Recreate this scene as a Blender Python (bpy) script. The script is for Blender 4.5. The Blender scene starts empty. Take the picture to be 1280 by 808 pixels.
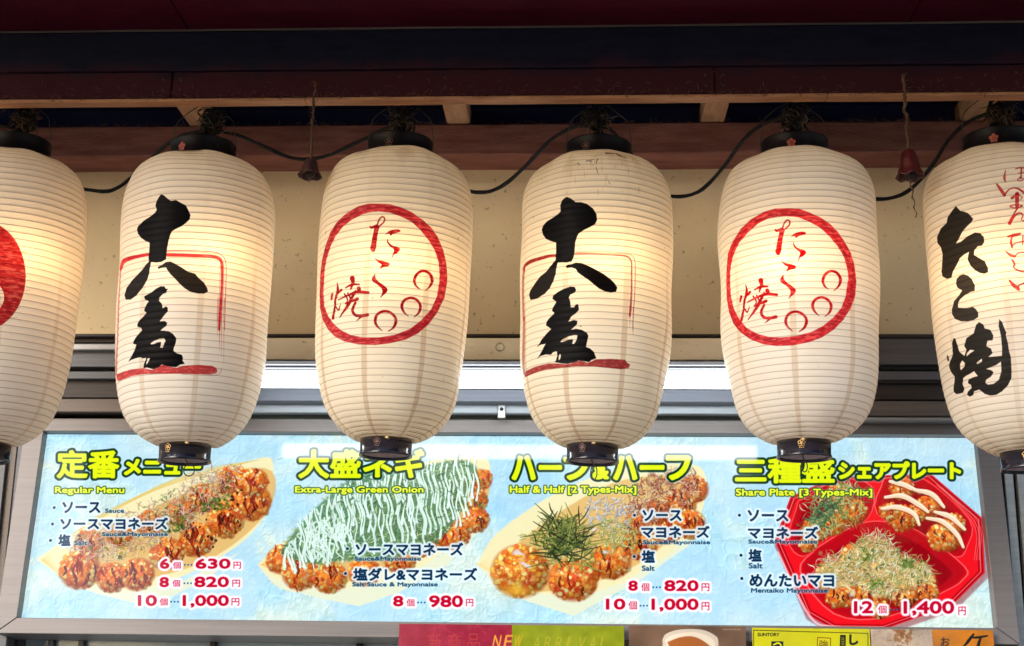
import bpy, bmesh, math, random
import numpy as np
from mathutils import Matrix, Vector
R_ = random.Random(7)
rng = np.random.default_rng(11)
S = bpy.context.scene
col = S.collection

# ------------------------------------------------------------------ camera
F, PITCH, YAW, ROLL = 1700.0, math.radians(14.437), math.radians(2.829), math.radians(.705)
CAM = np.array([0., 0., 1.5])
def cam_axes():
    cy, sy = math.cos(YAW), math.sin(YAW)
    Rz = np.array([[cy, -sy, 0], [sy, cy, 0], [0, 0, 1]])
    fw = Rz @ np.array([0, math.cos(PITCH), math.sin(PITCH)]); rt = Rz @ np.array([1., 0, 0]); up = np.cross(rt, fw)
    c, s = math.cos(ROLL), math.sin(ROLL)
    return rt*c+up*s, -rt*s+up*c, fw
RT, UP, FW = cam_axes()
cd = bpy.data.cameras.new('camera'); cam = bpy.data.objects.new('camera', cd); col.objects.link(cam)
cam.matrix_world = Matrix(((RT[0], UP[0], -FW[0], CAM[0]), (RT[1], UP[1], -FW[1], CAM[1]), (RT[2], UP[2], -FW[2], CAM[2]), (0, 0, 0, 1)))
cd.lens = 36*F/1280; cd.sensor_width = 36; cd.clip_end = 500; cd.clip_start = .05
S.camera = cam

# ------------------------------------------------------------------ daylight
w = bpy.data.worlds.new('World'); S.world = w; w.use_nodes = True
nt = w.node_tree; bg = nt.nodes['Background']
sky = nt.nodes.new('ShaderNodeTexSky'); sky.sky_type = 'NISHITA'; sky.sun_disc = False
SUN_EL, SUN_AZ = math.radians(26), math.radians(222)
sky.sun_elevation = SUN_EL; sky.sun_rotation = SUN_AZ
nt.links.new(sky.outputs[0], bg.inputs[0]); bg.inputs[1].default_value = .15
sl = bpy.data.lights.new('sun', 'SUN'); sl.energy = 1.3; sl.angle = math.radians(28); sl.color = (1, .95, .88)
so = bpy.data.objects.new('sun', sl); col.objects.link(so)
sd = Vector((math.sin(SUN_AZ)*math.cos(SUN_EL), math.cos(SUN_AZ)*math.cos(SUN_EL), math.sin(SUN_EL)))
so.rotation_euler = sd.to_track_quat('Z', 'Y').to_euler()
so.location = (0, -3, 6)
S.view_settings.view_transform = 'Standard'; S.view_settings.look = 'None'; S.view_settings.exposure = 1.22; S.view_settings.gamma = 1
S.render.engine = 'CYCLES'
S.cycles.use_denoising = True
S.cycles.max_bounces = 10; S.cycles.diffuse_bounces = 6; S.cycles.transmission_bounces = 8; S.cycles.transparent_max_bounces = 8
S.cycles.caustics_reflective = False; S.cycles.caustics_refractive = False
S.cycles.sample_clamp_indirect = 4

# ------------------------------------------------------------------ measuring the place
def rays(P):
    P = np.asarray(P, float).reshape(-1, 2)
    return RT*((P[:, :1]-640)/F) - UP*((P[:, 1:]-404)/F) + FW
def at(x, y, Y):
    d = rays([(x, y)])[0]; return Vector(CAM + d*(Y/d[1]))

# ------------------------------------------------------------------ mesh helpers
def tag(o, label=None, cat=None, group=None, kind=None):
    if label: o['label'] = label
    if cat: o['category'] = cat
    if group: o['group'] = group
    if kind: o['kind'] = kind
    return o
def empty(name, loc=(0, 0, 0), M=None, **k):
    o = bpy.data.objects.new(name, None); col.objects.link(o); o.empty_display_size = .05
    if M is not None: o.matrix_world = M
    else: o.location = loc
    bpy.context.view_layer.update()
    return tag(o, **k)
def mesh(name, V, Fc, mat, smooth=False):
    m = bpy.data.meshes.new(name); m.from_pydata([tuple(v) for v in V], [], [tuple(f) for f in Fc]); m.materials.append(mat)
    if smooth: m.polygons.foreach_set('use_smooth', [True]*len(m.polygons))
    m.update(); return m
def link(name, m, parent=None, local=False, **k):
    o = bpy.data.objects.new(name, m); col.objects.link(o)
    if parent is not None:
        o.parent = parent
        if not local: o.matrix_parent_inverse = parent.matrix_world.inverted()
    return tag(o, **k)
def from_bm(name, bm, mat, smooth=False):
    m = bpy.data.meshes.new(name); bm.normal_update(); bm.to_mesh(m); bm.free(); m.materials.append(mat)
    if smooth: m.polygons.foreach_set('use_smooth', [True]*len(m.polygons))
    return m
def box_mesh(name, a, b, mat, bev=.002, seg=1, cuts=0, jit=0):
    bm = bmesh.new(); a, b = Vector(a), Vector(b)
    r = bmesh.ops.create_cube(bm, size=1)
    for v in bm.verts: v.co = Vector([(a[i]+b[i])/2 + v.co[i]*(b[i]-a[i]) for i in range(3)])
    if cuts:
        es = [e for e in bm.edges if abs((e.verts[0].co-e.verts[1].co).x) > .5*abs(b.x-a.x)]
        bmesh.ops.subdivide_edges(bm, edges=es, cuts=cuts)
    if bev: bmesh.ops.bevel(bm, geom=[e for e in bm.edges if len(e.link_faces) == 2 and e.calc_face_angle(0) > .5], offset=bev, segments=seg, affect='EDGES')
    if jit:
        for v in bm.verts: v.co += Vector((0, R_.uniform(-jit, jit), R_.uniform(-jit, jit)))
    return from_bm(name, bm, mat)
def tube_geo(pts, rad, n=8, closed=False):
    pts = [Vector(p) for p in pts]; V = []; Fc = []; N = len(pts)
    rads = rad if hasattr(rad, '__len__') else [rad]*N
    t0 = (pts[1]-pts[0]).normalized(); nr = t0.orthogonal().normalized()
    for i, p in enumerate(pts):
        if closed: t = (pts[(i+1) % N]-pts[i-1]).normalized()
        else: t = (pts[min(i+1, N-1)]-pts[max(i-1, 0)]).normalized()
        nr = (nr - t*nr.dot(t)).normalized(); b = t.cross(nr)
        for k in range(n):
            a = 2*math.pi*k/n; V.append(p+(nr*math.cos(a)+b*math.sin(a))*rads[i])
    M = N if closed else N-1
    for i in range(M):
        for k in range(n):
            j = (i+1) % N
            Fc.append((i*n+k, i*n+(k+1) % n, j*n+(k+1) % n, j*n+k))
    if not closed: Fc.append(tuple(range(n))[::-1]); Fc.append(tuple((N-1)*n+k for k in range(n)))
    return V, Fc
def tube(name, pts, rad, mat, n=8, closed=False):
    V, Fc = tube_geo(pts, rad, n, closed); return mesh(name, V, Fc, mat, True)
def cr(pts, k=8):
    P = np.asarray(pts, float)
    if len(P) < 3:
        t = np.linspace(0, 1, k+1)[:, None]; return P[0]*(1-t)+P[-1]*t
    Q = np.vstack([2*P[0]-P[1], P, 2*P[-1]-P[-2]]); out = []
    for i in range(1, len(Q)-2):
        for j in range(k):
            t = j/k; a, b, c, d = Q[i-1], Q[i], Q[i+1], Q[i+2]
            out.append(.5*((2*b)+(-a+c)*t+(2*a-5*b+4*c-d)*t*t+(-a+3*b-3*c+d)*t**3))
    out.append(P[-1]); return np.array(out)
def lathe(name, prof, mat, n=64, smooth=True, closed=False):
    V = []; Fc = []
    for r, z in prof:
        for k in range(n):
            a = 2*math.pi*k/n; V.append((r*math.sin(a), -r*math.cos(a), z))
    m = len(prof)
    for i in range(m if closed else m-1):
        j = (i+1) % m
        for k in range(n): Fc.append((i*n+k, i*n+(k+1) % n, j*n+(k+1) % n, j*n+k))
    return mesh(name, V, Fc, mat, smooth)

# ------------------------------------------------------------------ materials
def new_mat(name):
    m = bpy.data.materials.new(name); m.use_nodes = True; return m, m.node_tree, m.node_tree.nodes['Principled BSDF']
def nd(nt, t, **k):
    n = nt.nodes.new(t)
    for a, v in k.items(): setattr(n, a, v)
    return n
def noisy(name, c1, c2, scale=8, rough=.6, bump=.1, stretch=(1, 1, 1), metal=0, detail=8, c3=None, spots=0, rvar=.15, spec=.5, wear=None):
    """two-tone weathered surface in object space, with optional dark specks"""
    m, nt, p = new_mat(name)
    tc = nd(nt, 'ShaderNodeTexCoord'); mp = nd(nt, 'ShaderNodeMapping'); mp.inputs['Scale'].default_value = stretch
    geo = nd(nt, 'ShaderNodeNewGeometry')
    nt.links.new(geo.outputs['Position'], mp.inputs[0])
    n1 = nd(nt, 'ShaderNodeTexNoise'); n1.inputs['Scale'].default_value = scale; n1.inputs['Detail'].default_value = detail; n1.inputs['Roughness'].default_value = .62
    nt.links.new(mp.outputs[0], n1.inputs[0])
    rp = nd(nt, 'ShaderNodeValToRGB'); e = rp.color_ramp.elements
    e[0].position = .32; e[0].color = (*c1, 1); e[1].position = .68; e[1].color = (*c2, 1)
    nt.links.new(n1.outputs[0], rp.inputs[0]); out = rp.outputs[0]
    if spots:
        v = nd(nt, 'ShaderNodeTexNoise'); v.inputs['Scale'].default_value = spots; v.inputs['Detail'].default_value = 3
        nt.links.new(mp.outputs[0], v.inputs[0])
        r2 = nd(nt, 'ShaderNodeValToRGB'); r2.color_ramp.elements[0].position = .66; r2.color_ramp.elements[0].color = (0, 0, 0, 1); r2.color_ramp.elements[1].position = .74
        nt.links.new(v.outputs[0], r2.inputs[0])
        mx = nd(nt, 'ShaderNodeMix', data_type='RGBA'); nt.links.new(r2.outputs[0], mx.inputs[0]); nt.links.new(out, mx.inputs[6]); mx.inputs[7].default_value = (*(c3 or (.05, .04, .03)), 1)
        out = mx.outputs[2]
    nt.links.new(out, p.inputs['Base Color'])
    mr = nd(nt, 'ShaderNodeMapRange'); mr.inputs[3].default_value = max(.02, rough-rvar); mr.inputs[4].default_value = min(1, rough+rvar)
    nt.links.new(n1.outputs[0], mr.inputs[0]); nt.links.new(mr.outputs[0], p.inputs['Roughness'])
    p.inputs['Metallic'].default_value = metal; p.inputs['Specular IOR Level'].default_value = spec
    n2 = nd(nt, 'ShaderNodeTexNoise'); n2.inputs['Scale'].default_value = scale*9; n2.inputs['Detail'].default_value = 4
    nt.links.new(mp.outputs[0], n2.inputs[0])
    b = nd(nt, 'ShaderNodeBump'); b.inputs['Strength'].default_value = bump; b.inputs['Distance'].default_value = .004
    nt.links.new(n2.outputs[0], b.inputs['Height']); nt.links.new(b.outputs[0], p.inputs['Normal'])
    return m
def emis(name, c, s):
    m, nt, p = new_mat(name); p.inputs['Base Color'].default_value = (*c, 1)
    p.inputs['Emission Color'].default_value = (*c, 1); p.inputs['Emission Strength'].default_value = s; return m
G = (12, 1.5, 12)
M_navy = noisy('dark_navy_paint', (.006, .007, .016), (.012, .014, .03), 14, .75, .5, (1, 3, 5), spots=160, c3=(.03, .026, .03), spec=.12)
M_maroon = noisy('dark_maroon_paint', (.035, .008, .012), (.075, .02, .027), 14, .75, .6, (1, 3, 5), spots=120, c3=(.05, .03, .03), spec=.12)
M_soffit = noisy('maroon_soffit_paint', (.05, .0015, .009), (.07, .003, .014), 6, .7, .3, (1, 2, 2), spec=.12)
M_rbeam = noisy('red_brown_beam_paint', (.16, .058, .042), (.28, .12, .09), 7, .7, .5, (1, 4, 6), spots=90, c3=(.22, .15, .11), spec=.12)
M_bare = noisy('bare_wood', (.36, .155, .075), (.55, .28, .14), 12, .8, .4, (1, 6, 6), spots=60, c3=(.12, .08, .05))
M_rafter = noisy('aged_rafter_wood', (.30, .145, .07), (.46, .25, .125), 14, .8, .4, (5, 1, 5), spots=60, c3=(.1, .07, .05))
M_dark = noisy('dark_ceiling_paint', (.014, .018, .065), (.022, .03, .09), 5, .9, .2, spec=.12)
M_wall = noisy('cream_wall_paint', (.74, .57, .33), (.83, .67, .42), 3, .75, .15, spots=75, c3=(.42, .32, .19), detail=5)
M_cream = noisy('cream_trim_paint', (.5, .42, .31), (.62, .54, .41), 5, .5, .1, (1, 3, 3), spots=60, c3=(.3, .24, .18))
M_alu = noisy('anodised_aluminium', (.165, .143, .136), (.21, .185, .178), 3, .42, .03, (1, 8, 40), metal=.2, spots=0, rvar=.06)
M_alul = noisy('pale_aluminium', (.3, .3, .3), (.4, .4, .4), 4, .35, .03, (1, 8, 30), metal=.5, rvar=.06)
M_alud = noisy('dull_grey_rail', (.085, .085, .095), (.13, .13, .14), 4, .45, .05, (1, 8, 30), metal=.4)
M_bronze = noisy('bronze_rail', (.03, .023, .021), (.055, .044, .04), 6, .5, .05, (1, 8, 30), metal=.4)
M_rail = noisy('pale_blue_grey_rail', (.27, .30, .33), (.33, .36, .39), 4, .45, .05, (1, 8, 30), metal=.1)
M_blue = noisy('blue_grey_rail', (.10, .11, .14), (.15, .16, .19), 4, .5, .05, (1, 8, 30), metal=.3)
M_black = noisy('black_gap', (.008, .008, .009), (.015, .015, .016), 6, .7, .05)
M_taupe = noisy('taupe_rail', (.12, .095, .08), (.17, .135, .115), 4, .5, .05, (1, 8, 30), metal=.2)
M_lacq = noisy('black_lacquer', (.006, .006, .011), (.012, .011, .02), 20, .16, .03, rvar=.08, spots=90, c3=(.03, .025, .025))
M_lacqd = noisy('dusty_black_lacquer', (.005, .004, .006), (.010, .007, .009), 30, .4, .1, spots=70, c3=(.04, .025, .02), spec=.12)
M_cable = noisy('dusty_black_rubber', (.005, .005, .006), (.016, .013, .012), 60, .6, .4, spots=80, c3=(.06, .045, .035), spec=.12)
M_wire = noisy('thin_wire', (.02, .018, .018), (.05, .04, .03), 60, .5, .1)
M_web = noisy('dusty_grey_string', (.03, .026, .024), (.15, .12, .095), 50, .95, .3, spec=.12)
M_fibre = noisy('brown_dusty_string', (.07, .035, .02), (.18, .1, .06), 70, .9, .4, spec=.12)
M_gold = noisy('old_gold_leaf', (.36, .2, .06), (.55, .34, .11), 60, .4, .1, metal=.5)
M_redc = noisy('red_crest_paint', (.25, .03, .02), (.42, .09, .05), 60, .5, .1)
M_bell = noisy('red_bell_glaze', (.055, .006, .007), (.11, .014, .012), 35, .35, .25, spots=60, c3=(.1, .07, .05))
M_belld = noisy('dusty_brown_bell', (.03, .012, .014), (.09, .04, .035), 45, .7, .6, spots=50, c3=(.16, .11, .09), spec=.12)
M_tube = emis('fluorescent_tube_glass', (.90, .97, 1.0), 7.5)
M_bulb = emis('warm_bulb_glass', (1, .64, .28), 14)
M_rib = noisy('bamboo_hoop', (.11, .065, .03), (.17, .105, .05), 40, .8, .1)
M_ground = noisy('pavement_stone', (.2, .19, .18), (.3, .29, .27), 3, .85, .3)
M_lower = noisy('counter_wall', (.16, .13, .11), (.22, .18, .15), 3, .7, .1)

# ------------------------------------------------------------------ drawing prints with numpy (flat print only)
def cover(polys, W, H, ss=4):
    """signed-area coverage of polygons (holes wound the other way) -> (x0, y0, mask)"""
    A = np.concatenate([np.asarray(p, float) for p in polys]); B = np.concatenate([np.roll(np.asarray(p, float), -1, 0) for p in polys])
    x0 = int(max(0, math.floor(A[:, 0].min())-1)); x1 = int(min(W, math.ceil(A[:, 0].max())+2))
    y0 = int(max(0, math.floor(A[:, 1].min())-1)); y1 = int(min(H, math.ceil(A[:, 1].max())+2))
    if x1 <= x0 or y1 <= y0: return None
    w, h = x1-x0, y1-y0; a = A-[x0, y0]; b = B-[x0, y0]
    s = np.where(b[:, 1] > a[:, 1], 1., -1.); lo = np.where(s[:, None] > 0, a, b); hi = np.where(s[:, None] > 0, b, a)
    k0 = np.maximum(np.ceil(lo[:, 1]*ss-.5), 0).astype(int); k1 = np.minimum(np.ceil(hi[:, 1]*ss-.5), h*ss).astype(int)
    n = np.maximum(k1-k0, 0); idx = np.repeat(np.arange(len(n)), n)
    acc = np.zeros((h*ss, w+2))
    if len(idx):
        kk = np.arange(len(idx))-np.repeat(np.cumsum(n)-n, n)+k0[idx]
        yy = (kk+.5)/ss; t = (yy-lo[idx, 1])/(hi[idx, 1]-lo[idx, 1]); x = np.clip(lo[idx, 0]+t*(hi[idx, 0]-lo[idx, 0]), 0, w)
        i = np.floor(x).astype(int); f = x-i
        np.add.at(acc, (kk, i), s[idx]*(1-f)); np.add.at(acc, (kk, i+1), s[idx]*f)
    m = np.clip(np.abs(np.cumsum(acc, 1)[:, :w]), 0, 1).reshape(h, ss, w).mean(1)
    return x0, y0, m
def area(p): p = np.asarray(p, float); q = np.roll(p, -1, 0); return (p[:, 0]*q[:, 1]-q[:, 0]*p[:, 1]).sum()
def wound(outer, holes=()):
    o = np.asarray(outer, float); o = o if area(o) > 0 else o[::-1]
    return [o]+[(np.asarray(h, float) if area(h) < 0 else np.asarray(h, float)[::-1]) for h in holes]
def dilate(m, r):
    R = int(math.ceil(r)); P = np.pad(m, R+1); out = np.zeros_like(P)
    for dy in range(-R, R+1):
        for dx in range(-R, R+1):
            d = math.hypot(dx, dy); wgt = min(1, max(0, r-d+.5))
            if wgt <= 0: continue
            out = np.maximum(out, np.roll(np.roll(P, dy, 0), dx, 1)*wgt)
    return out, R+1
def blur(m, r):
    k = int(r); ker = np.exp(-np.arange(-2*k, 2*k+1)**2/(2*r*r)); ker /= ker.sum()
    m = np.apply_along_axis(lambda v: np.convolve(v, ker, 'same'), 0, m); return np.apply_along_axis(lambda v: np.convolve(v, ker, 'same'), 1, m)
def vnoise(h, w, sx, sy, oct=4, seed=0):
    g = np.random.default_rng(seed); out = np.zeros((h, w)); amp = 1; tot = 0
    for o in range(oct):
        nx, ny = int(w/sx)+3, int(h/sy)+3; q = g.random((ny, nx))
        X = np.arange(w)/sx; Y = np.arange(h)/sy; xi = X.astype(int); yi = Y.astype(int); fx = X-xi; fy = (Y-yi)[:, None]
        fx = fx*fx*(3-2*fx); fy = fy*fy*(3-2*fy)
        a = q[yi][:, xi]*(1-fx)+q[yi][:, xi+1]*fx; b = q[yi+1][:, xi]*(1-fx)+q[yi+1][:, xi+1]*fx
        out += amp*(a*(1-fy)+b*fy); tot += amp; amp *= .5; sx = max(1.01, sx/2); sy = max(1.01, sy/2)
    return out/tot
class Canvas:
    def __init__(s, W, H, tf, sc, bgc=(1, 1, 1)):
        s.W, s.H, s.tf, s.sc = W, H, tf, sc; s.c = np.empty((H, W, 3), np.float32); s.c[:] = bgc; s.a = np.zeros((H, W), np.float32)
    def put(s, x0, y0, m, colr, alpha=1.):
        h, w = m.shape; xa, ya = max(0, x0), max(0, y0); xb, yb = min(s.W, x0+w), min(s.H, y0+h)
        if xb <= xa or yb <= ya: return
        m = (m[ya-y0:yb-y0, xa-x0:xb-x0]*alpha)[..., None]; C = np.asarray(colr, np.float32)
        if C.ndim == 3: C = C[ya-y0:yb-y0, xa-x0:xb-x0]
        v = s.c[ya:yb, xa:xb]; v *= (1-m); v += m*C
        q = s.a[ya:yb, xa:xb]; q += (1-q)*m[..., 0]
    def poly(s, outer, colr, holes=(), alpha=1., smooth=0, soft=0):
        P = [s.tf(densify(cr(list(o)+[o[0]], smooth)[:-1] if smooth else o)) for o in [outer, *holes]]
        r = cover(wound(P[0], P[1:]), s.W, s.H)
        if r:
            m = r[2]
            if soft: m = np.pad(m, int(soft*2)+1); m = blur(m, soft); s.put(r[0]-int(soft*2)-1, r[1]-int(soft*2)-1, m, colr, alpha)
            else: s.put(r[0], r[1], m, colr, alpha)
    def stroke(s, pts, wd, colr, alpha=1., k=6, soft=0):
        q = stroke_poly(pts, wd, k); s.poly(q, colr, alpha=alpha, soft=soft)
    def splat(s, x, y, rx, ry, ang, colr, alpha=1., soft=.35):
        (X, Y), = s.tf(np.array([(x, y)])); rx *= s.sc; ry *= s.sc; R = max(rx, ry)+1
        xa, xb, ya, yb = int(max(0, X-R)), int(min(s.W, X+R+1)), int(max(0, Y-R)), int(min(s.H, Y+R+1))
        if xb <= xa or yb <= ya: return
        gx = np.arange(xa, xb)-X; gy = (np.arange(ya, yb)-Y)[:, None]; c, n = math.cos(ang), math.sin(ang)
        d = np.sqrt(((gx*c+gy*n)/rx)**2+((-gx*n+gy*c)/ry)**2); m = np.clip((1-d)/soft, 0, 1)*alpha
        v = s.c[ya:yb, xa:xb]; v *= (1-m[..., None]); v += m[..., None]*np.asarray(colr, np.float32)
    def image(s, name, alpha=False):
        im = bpy.data.images.new(name, s.W, s.H, alpha=True)
        px = np.ones((s.H, s.W, 4), np.float32); px[..., :3] = np.clip(s.c, 0, 1)
        if alpha: px[..., 3] = s.a
        im.alpha_mode = 'CHANNEL_PACKED'
        im.pixels.foreach_set(px[::-1].ravel()); im.update(); im.pack(); return im
def densify(P, step=2.5):
    P = np.asarray(P, float); Q = np.roll(P, -1, 0); out = []
    for a, b in zip(P, Q):
        n = max(1, int(np.hypot(*(b-a))/step)); t = np.arange(n)[:, None]/n; out.append(a+(b-a)*t)
    return np.vstack(out)
def stroke_poly(pts, wd, k=6):
    P = cr(pts, k); n = len(P); w0 = np.asarray(wd if hasattr(wd, '__len__') else [wd]*len(pts), float)
    W = np.interp(np.linspace(0, 1, n), np.linspace(0, 1, len(w0)), w0)/2
    T = np.gradient(P, axis=0); T /= np.linalg.norm(T, axis=1)[:, None]+1e-9; N = np.c_[-T[:, 1], T[:, 0]]
    cap = lambda c, t, nn, r: [c+(-t*math.sin(a)+nn*math.cos(a))*r for a in np.linspace(0, math.pi, 6)[1:-1]]
    L = list(P+N*W[:, None]); Rr = list(P-N*W[:, None])[::-1]
    return np.array(L+cap(P[-1], -T[-1], N[-1], W[-1])+Rr+cap(P[0], T[0], -N[0], W[0]))
_tc = {}
def glyphs(txt):
    if txt in _tc: return _tc[txt]
    cu = bpy.data.curves.new('t', 'FONT'); cu.body = txt; cu.resolution_u = 3
    o = bpy.data.objects.new('t', cu); me = bpy.data.meshes.new_from_object(o); me.calc_loop_triangles()
    v = np.zeros(len(me.vertices)*3); me.vertices.foreach_get('co', v); v = v.reshape(-1, 3)[:, :2]
    t = np.zeros(len(me.loop_triangles)*3, int); me.loop_triangles.foreach_get('vertices', t)
    v = v.copy(); v[:, 1] *= -1; mn = v.min(0); v = (v-mn)/(v.max(0)-mn); T = v[t.reshape(-1, 3)]
    bpy.data.objects.remove(o); bpy.data.curves.remove(cu); bpy.data.meshes.remove(me)
    _tc[txt] = T; return T
def text(cv, txt, box, colr, bold=.35, outline=None, halo=None, slant=0):
    x0, y0, x1, y1 = box; T = glyphs(txt); P = T.reshape(-1, 2)
    Q = np.c_[x0+P[:, 0]*(x1-x0)+slant*(1-P[:, 1])*(y1-y0), y0+P[:, 1]*(y1-y0)]
    Q = cv.tf(Q).reshape(-1, 3, 2); e1 = Q[:, 1]-Q[:, 0]; e2 = Q[:, 2]-Q[:, 0]; s = e1[:, 0]*e2[:, 1]-e1[:, 1]*e2[:, 0]
    Q[s < 0] = Q[s < 0][:, ::-1]
    r = cover(list(Q), cv.W, cv.H)
    if not r: return
    X, Y, m = r
    m, p = dilate(m, max(.01, bold*cv.sc)) if bold else (m, 0); X -= p; Y -= p
    if halo:
        h, p = dilate(m, halo[1]*cv.sc); h = np.pad(h, 4); h = blur(h, 1.6); cv.put(X-p-4, Y-p-4, h, halo[0], halo[2])
    if outline:
        h, p = dilate(m, outline[1]*cv.sc); cv.put(X-p, Y-p, h, outline[0])
    cv.put(X, Y, m, colr)


# ------------------------------------------------------------------ the shop front (large structure)
def zy(y, Y): return at(640, y, Y).z
def xx(x, Y, y=404): return at(x, y, Y).x
XL, XR = -2.2, 2.2
def bar(name, x0, x1, y0, y1, Y, depth, mat, parent=None, bev=.002, **k):
    """a rail whose front face covers photo rows y0..y1 at depth Y"""
    a = x0 if isinstance(x0, float) else xx(x0, Y, (y0+y1)/2); b = x1 if isinstance(x1, float) else xx(x1, Y, (y0+y1)/2)
    return link(name, box_mesh(name, (a, Y, zy(y1, Y)), (b, Y+depth, zy(y0, Y)), mat, bev), parent, **k)
link('ground', mesh('ground', [(-40, -40, 0), (40, -40, 0), (40, 40, 0), (-40, 40, 0)], [(0, 1, 2, 3)], M_ground), kind='structure')
# dark building added behind the camera to block sky reflections in the menu sheet
M_far = noisy('sky_blocker_dark', (.02, .019, .02), (.045, .042, .04), .6, .8, .1)
o = link('added_sky_blocker', box_mesh('added_sky_blocker', (-4.3, -7, 0), (4.3, -6.6, 6.0), M_far, .02), kind='structure')
for k in range(5):
    for j in range(2): link('window', box_mesh('window', (-4.0+k*1.65, -6.6, 2.4+j*1.9), (-2.8+k*1.65, -6.56, 3.6+j*1.9), M_bronze, .01), o)  # blank windows on the added blocker
link('wall', box_mesh('wall', (XL, 3.50, zy(424, 3.5)), (XR, 3.62, 3.3), M_wall, 0), kind='structure')
link('shop_wall', box_mesh('shop_wall', (XL, 3.50, 0), (XR, 3.62, zy(808, 3.5)-.38), M_lower, .003), kind='structure')
# eaves
t = empty('eaves', (0, 2.87, zy(127, 2.85)), label='dark painted wooden eaves with a thin lit lower edge above the row of lanterns', cat='eaves')
zb, zm, zt = zy(119.5, 2.85), zy(86, 2.85), zy(36, 2.85)
# navy paint turning to maroon towards the lower edge, with an uneven border
M_fascia = noisy('two_tone_fascia_paint', (.007, .008, .02), (.014, .016, .034), 14, .75, .5, (1, 3, 5), spots=160, c3=(.04, .033, .04), spec=.12)
n_t = M_fascia.node_tree; pf_ = n_t.nodes['Principled BSDF']; src = pf_.inputs['Base Color'].links[0].from_socket
g_ = nd(n_t, 'ShaderNodeNewGeometry'); sx_ = nd(n_t, 'ShaderNodeSeparateXYZ'); n_t.links.new(g_.outputs[0], sx_.inputs[0])
nn_ = nd(n_t, 'ShaderNodeTexNoise'); nn_.inputs['Scale'].default_value = 9; nn_.inputs['Detail'].default_value = 9; n_t.links.new(g_.outputs[0], nn_.inputs[0])
ad_ = nd(n_t, 'ShaderNodeMath', operation='MULTIPLY_ADD'); n_t.links.new(nn_.outputs[0], ad_.inputs[0]); ad_.inputs[1].default_value = .09; n_t.links.new(sx_.outputs[2], ad_.inputs[2])
mr_ = nd(n_t, 'ShaderNodeMapRange', clamp=True); n_t.links.new(ad_.outputs[0], mr_.inputs[0]); mr_.inputs[1].default_value = zm+.045-.022; mr_.inputs[2].default_value = zm+.045+.022
mx_ = nd(n_t, 'ShaderNodeMix', data_type='RGBA'); n_t.links.new(mr_.outputs[0], mx_.inputs[0]); mx_.inputs[6].default_value = (.05, .012, .018, 1); n_t.links.new(src, mx_.inputs[7]); n_t.links.new(mx_.outputs[2], pf_.inputs['Base Color'])
for a, b in zip([XL, -.93, .31, XR], [-.93, .31, XR]):
    link('fascia_board', box_mesh('fascia_board', (a+.0012, 2.85, zb), (b-.0012, 2.878, zm), M_fascia, .003, cuts=16, jit=.0008), t, label='dusty maroon lower fascia board')
for x in (-.95, -.91, -.3, .29, .33, .98):
    for z in (zb+.02, zm-.02):
        o = link('nail_head', lathe('nail_head', [(.0005, .0012), (.0028, .0008), (.0034, 0), (.0034, -.001), (.0005, -.001)], M_bronze, 10), t); o.matrix_world = Matrix.Translation((x, 2.8498, z)) @ Matrix.Rotation(math.radians(90), 4, 'X')
link('fascia_board', box_mesh('fascia_board', (XL, 2.846, zm+.002), (XR, 2.878, zt), M_fascia, .003, cuts=40, jit=.0008), t, label='dark navy upper fascia board')
xs = [XL, -.62, .56, XR]
for a, b in zip(xs, xs[1:]):
    link('edge_strip', box_mesh('edge_strip', (a+.0006, 2.849, zb-.0085), (b-.0006, 2.882, zb-.001), M_bare, .0015, cuts=14, jit=.0006), t)
for a, b in zip([XL, -.9, .75], [-.9, .75, XR]):
    link('soffit_board', box_mesh('soffit_board', (a+.001, 1.75, zt+.003), (b-.001, 2.87, zt+.03), M_soffit, .002), t)
link('soffit_edge', box_mesh('soffit_edge', (XL, 2.8415, zt-.0012), (XR, 2.8455, zt+.0025), M_taupe, 0, cuts=30, jit=.0004), t)
link('roof_board', box_mesh('roof_board', (XL, 2.88, zy(155, 3.38)+.075), (XR, 3.7, zy(155, 3.38)+.1), M_dark, .002), t)
link('back_board', box_mesh('back_board', (XL, 3.44, zy(155, 3.38)-.02), (XR, 3.46, zy(155, 3.38)+.073), M_dark, .001), t)
zr = zy(154.5, 3.38)
link('wall_plate', box_mesh('wall_plate', (XL, 3.38, zy(193.5, 3.38)), (XR, 3.498, zr), M_rbeam, .004, cuts=50, jit=.001), t, label='red brown beam along the top of the cream wall')
for x in (-90, 245, 571, 893, 1222):
    X = xx(x, 3.34, 145)
    link('rafter', box_mesh('rafter', (X-.031, 2.885, zr+.002), (X+.031, 3.435, zr+.06), M_rafter, .004), t)
rf = random.Random(3); V = []; Fc = []
for k in range(900):      # dust and cobweb fibres along the lower edges
    lowbeam = rf.random() < .45; x = rf.uniform(-1.45, 1.45); y = 3.378 if lowbeam else rf.uniform(2.846, 2.85); z = (zr+rf.uniform(-.002, .004)) if lowbeam else zb+rf.uniform(-.010, .05)*(rf.random()**2)
    p = Vector((x, y, z)); d = Vector((rf.gauss(0, 1), -.2, rf.gauss(0, .6))).normalized(); pts = [p]
    for j in range(3): p = p+d*rf.uniform(.002, .006); d = (d+Vector((rf.gauss(0, .6), rf.gauss(0, .2), rf.gauss(0, .6)))).normalized(); pts.append(p)
    a_, b_ = tube_geo(pts, rf.uniform(.0003, .0008), 3); q = len(V); V += a_; Fc += [tuple(v+q for v in f) for f in b_]
link('dust_fringe', mesh('dust_fringe', V, Fc, M_fibre), t, kind='stuff')
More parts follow.
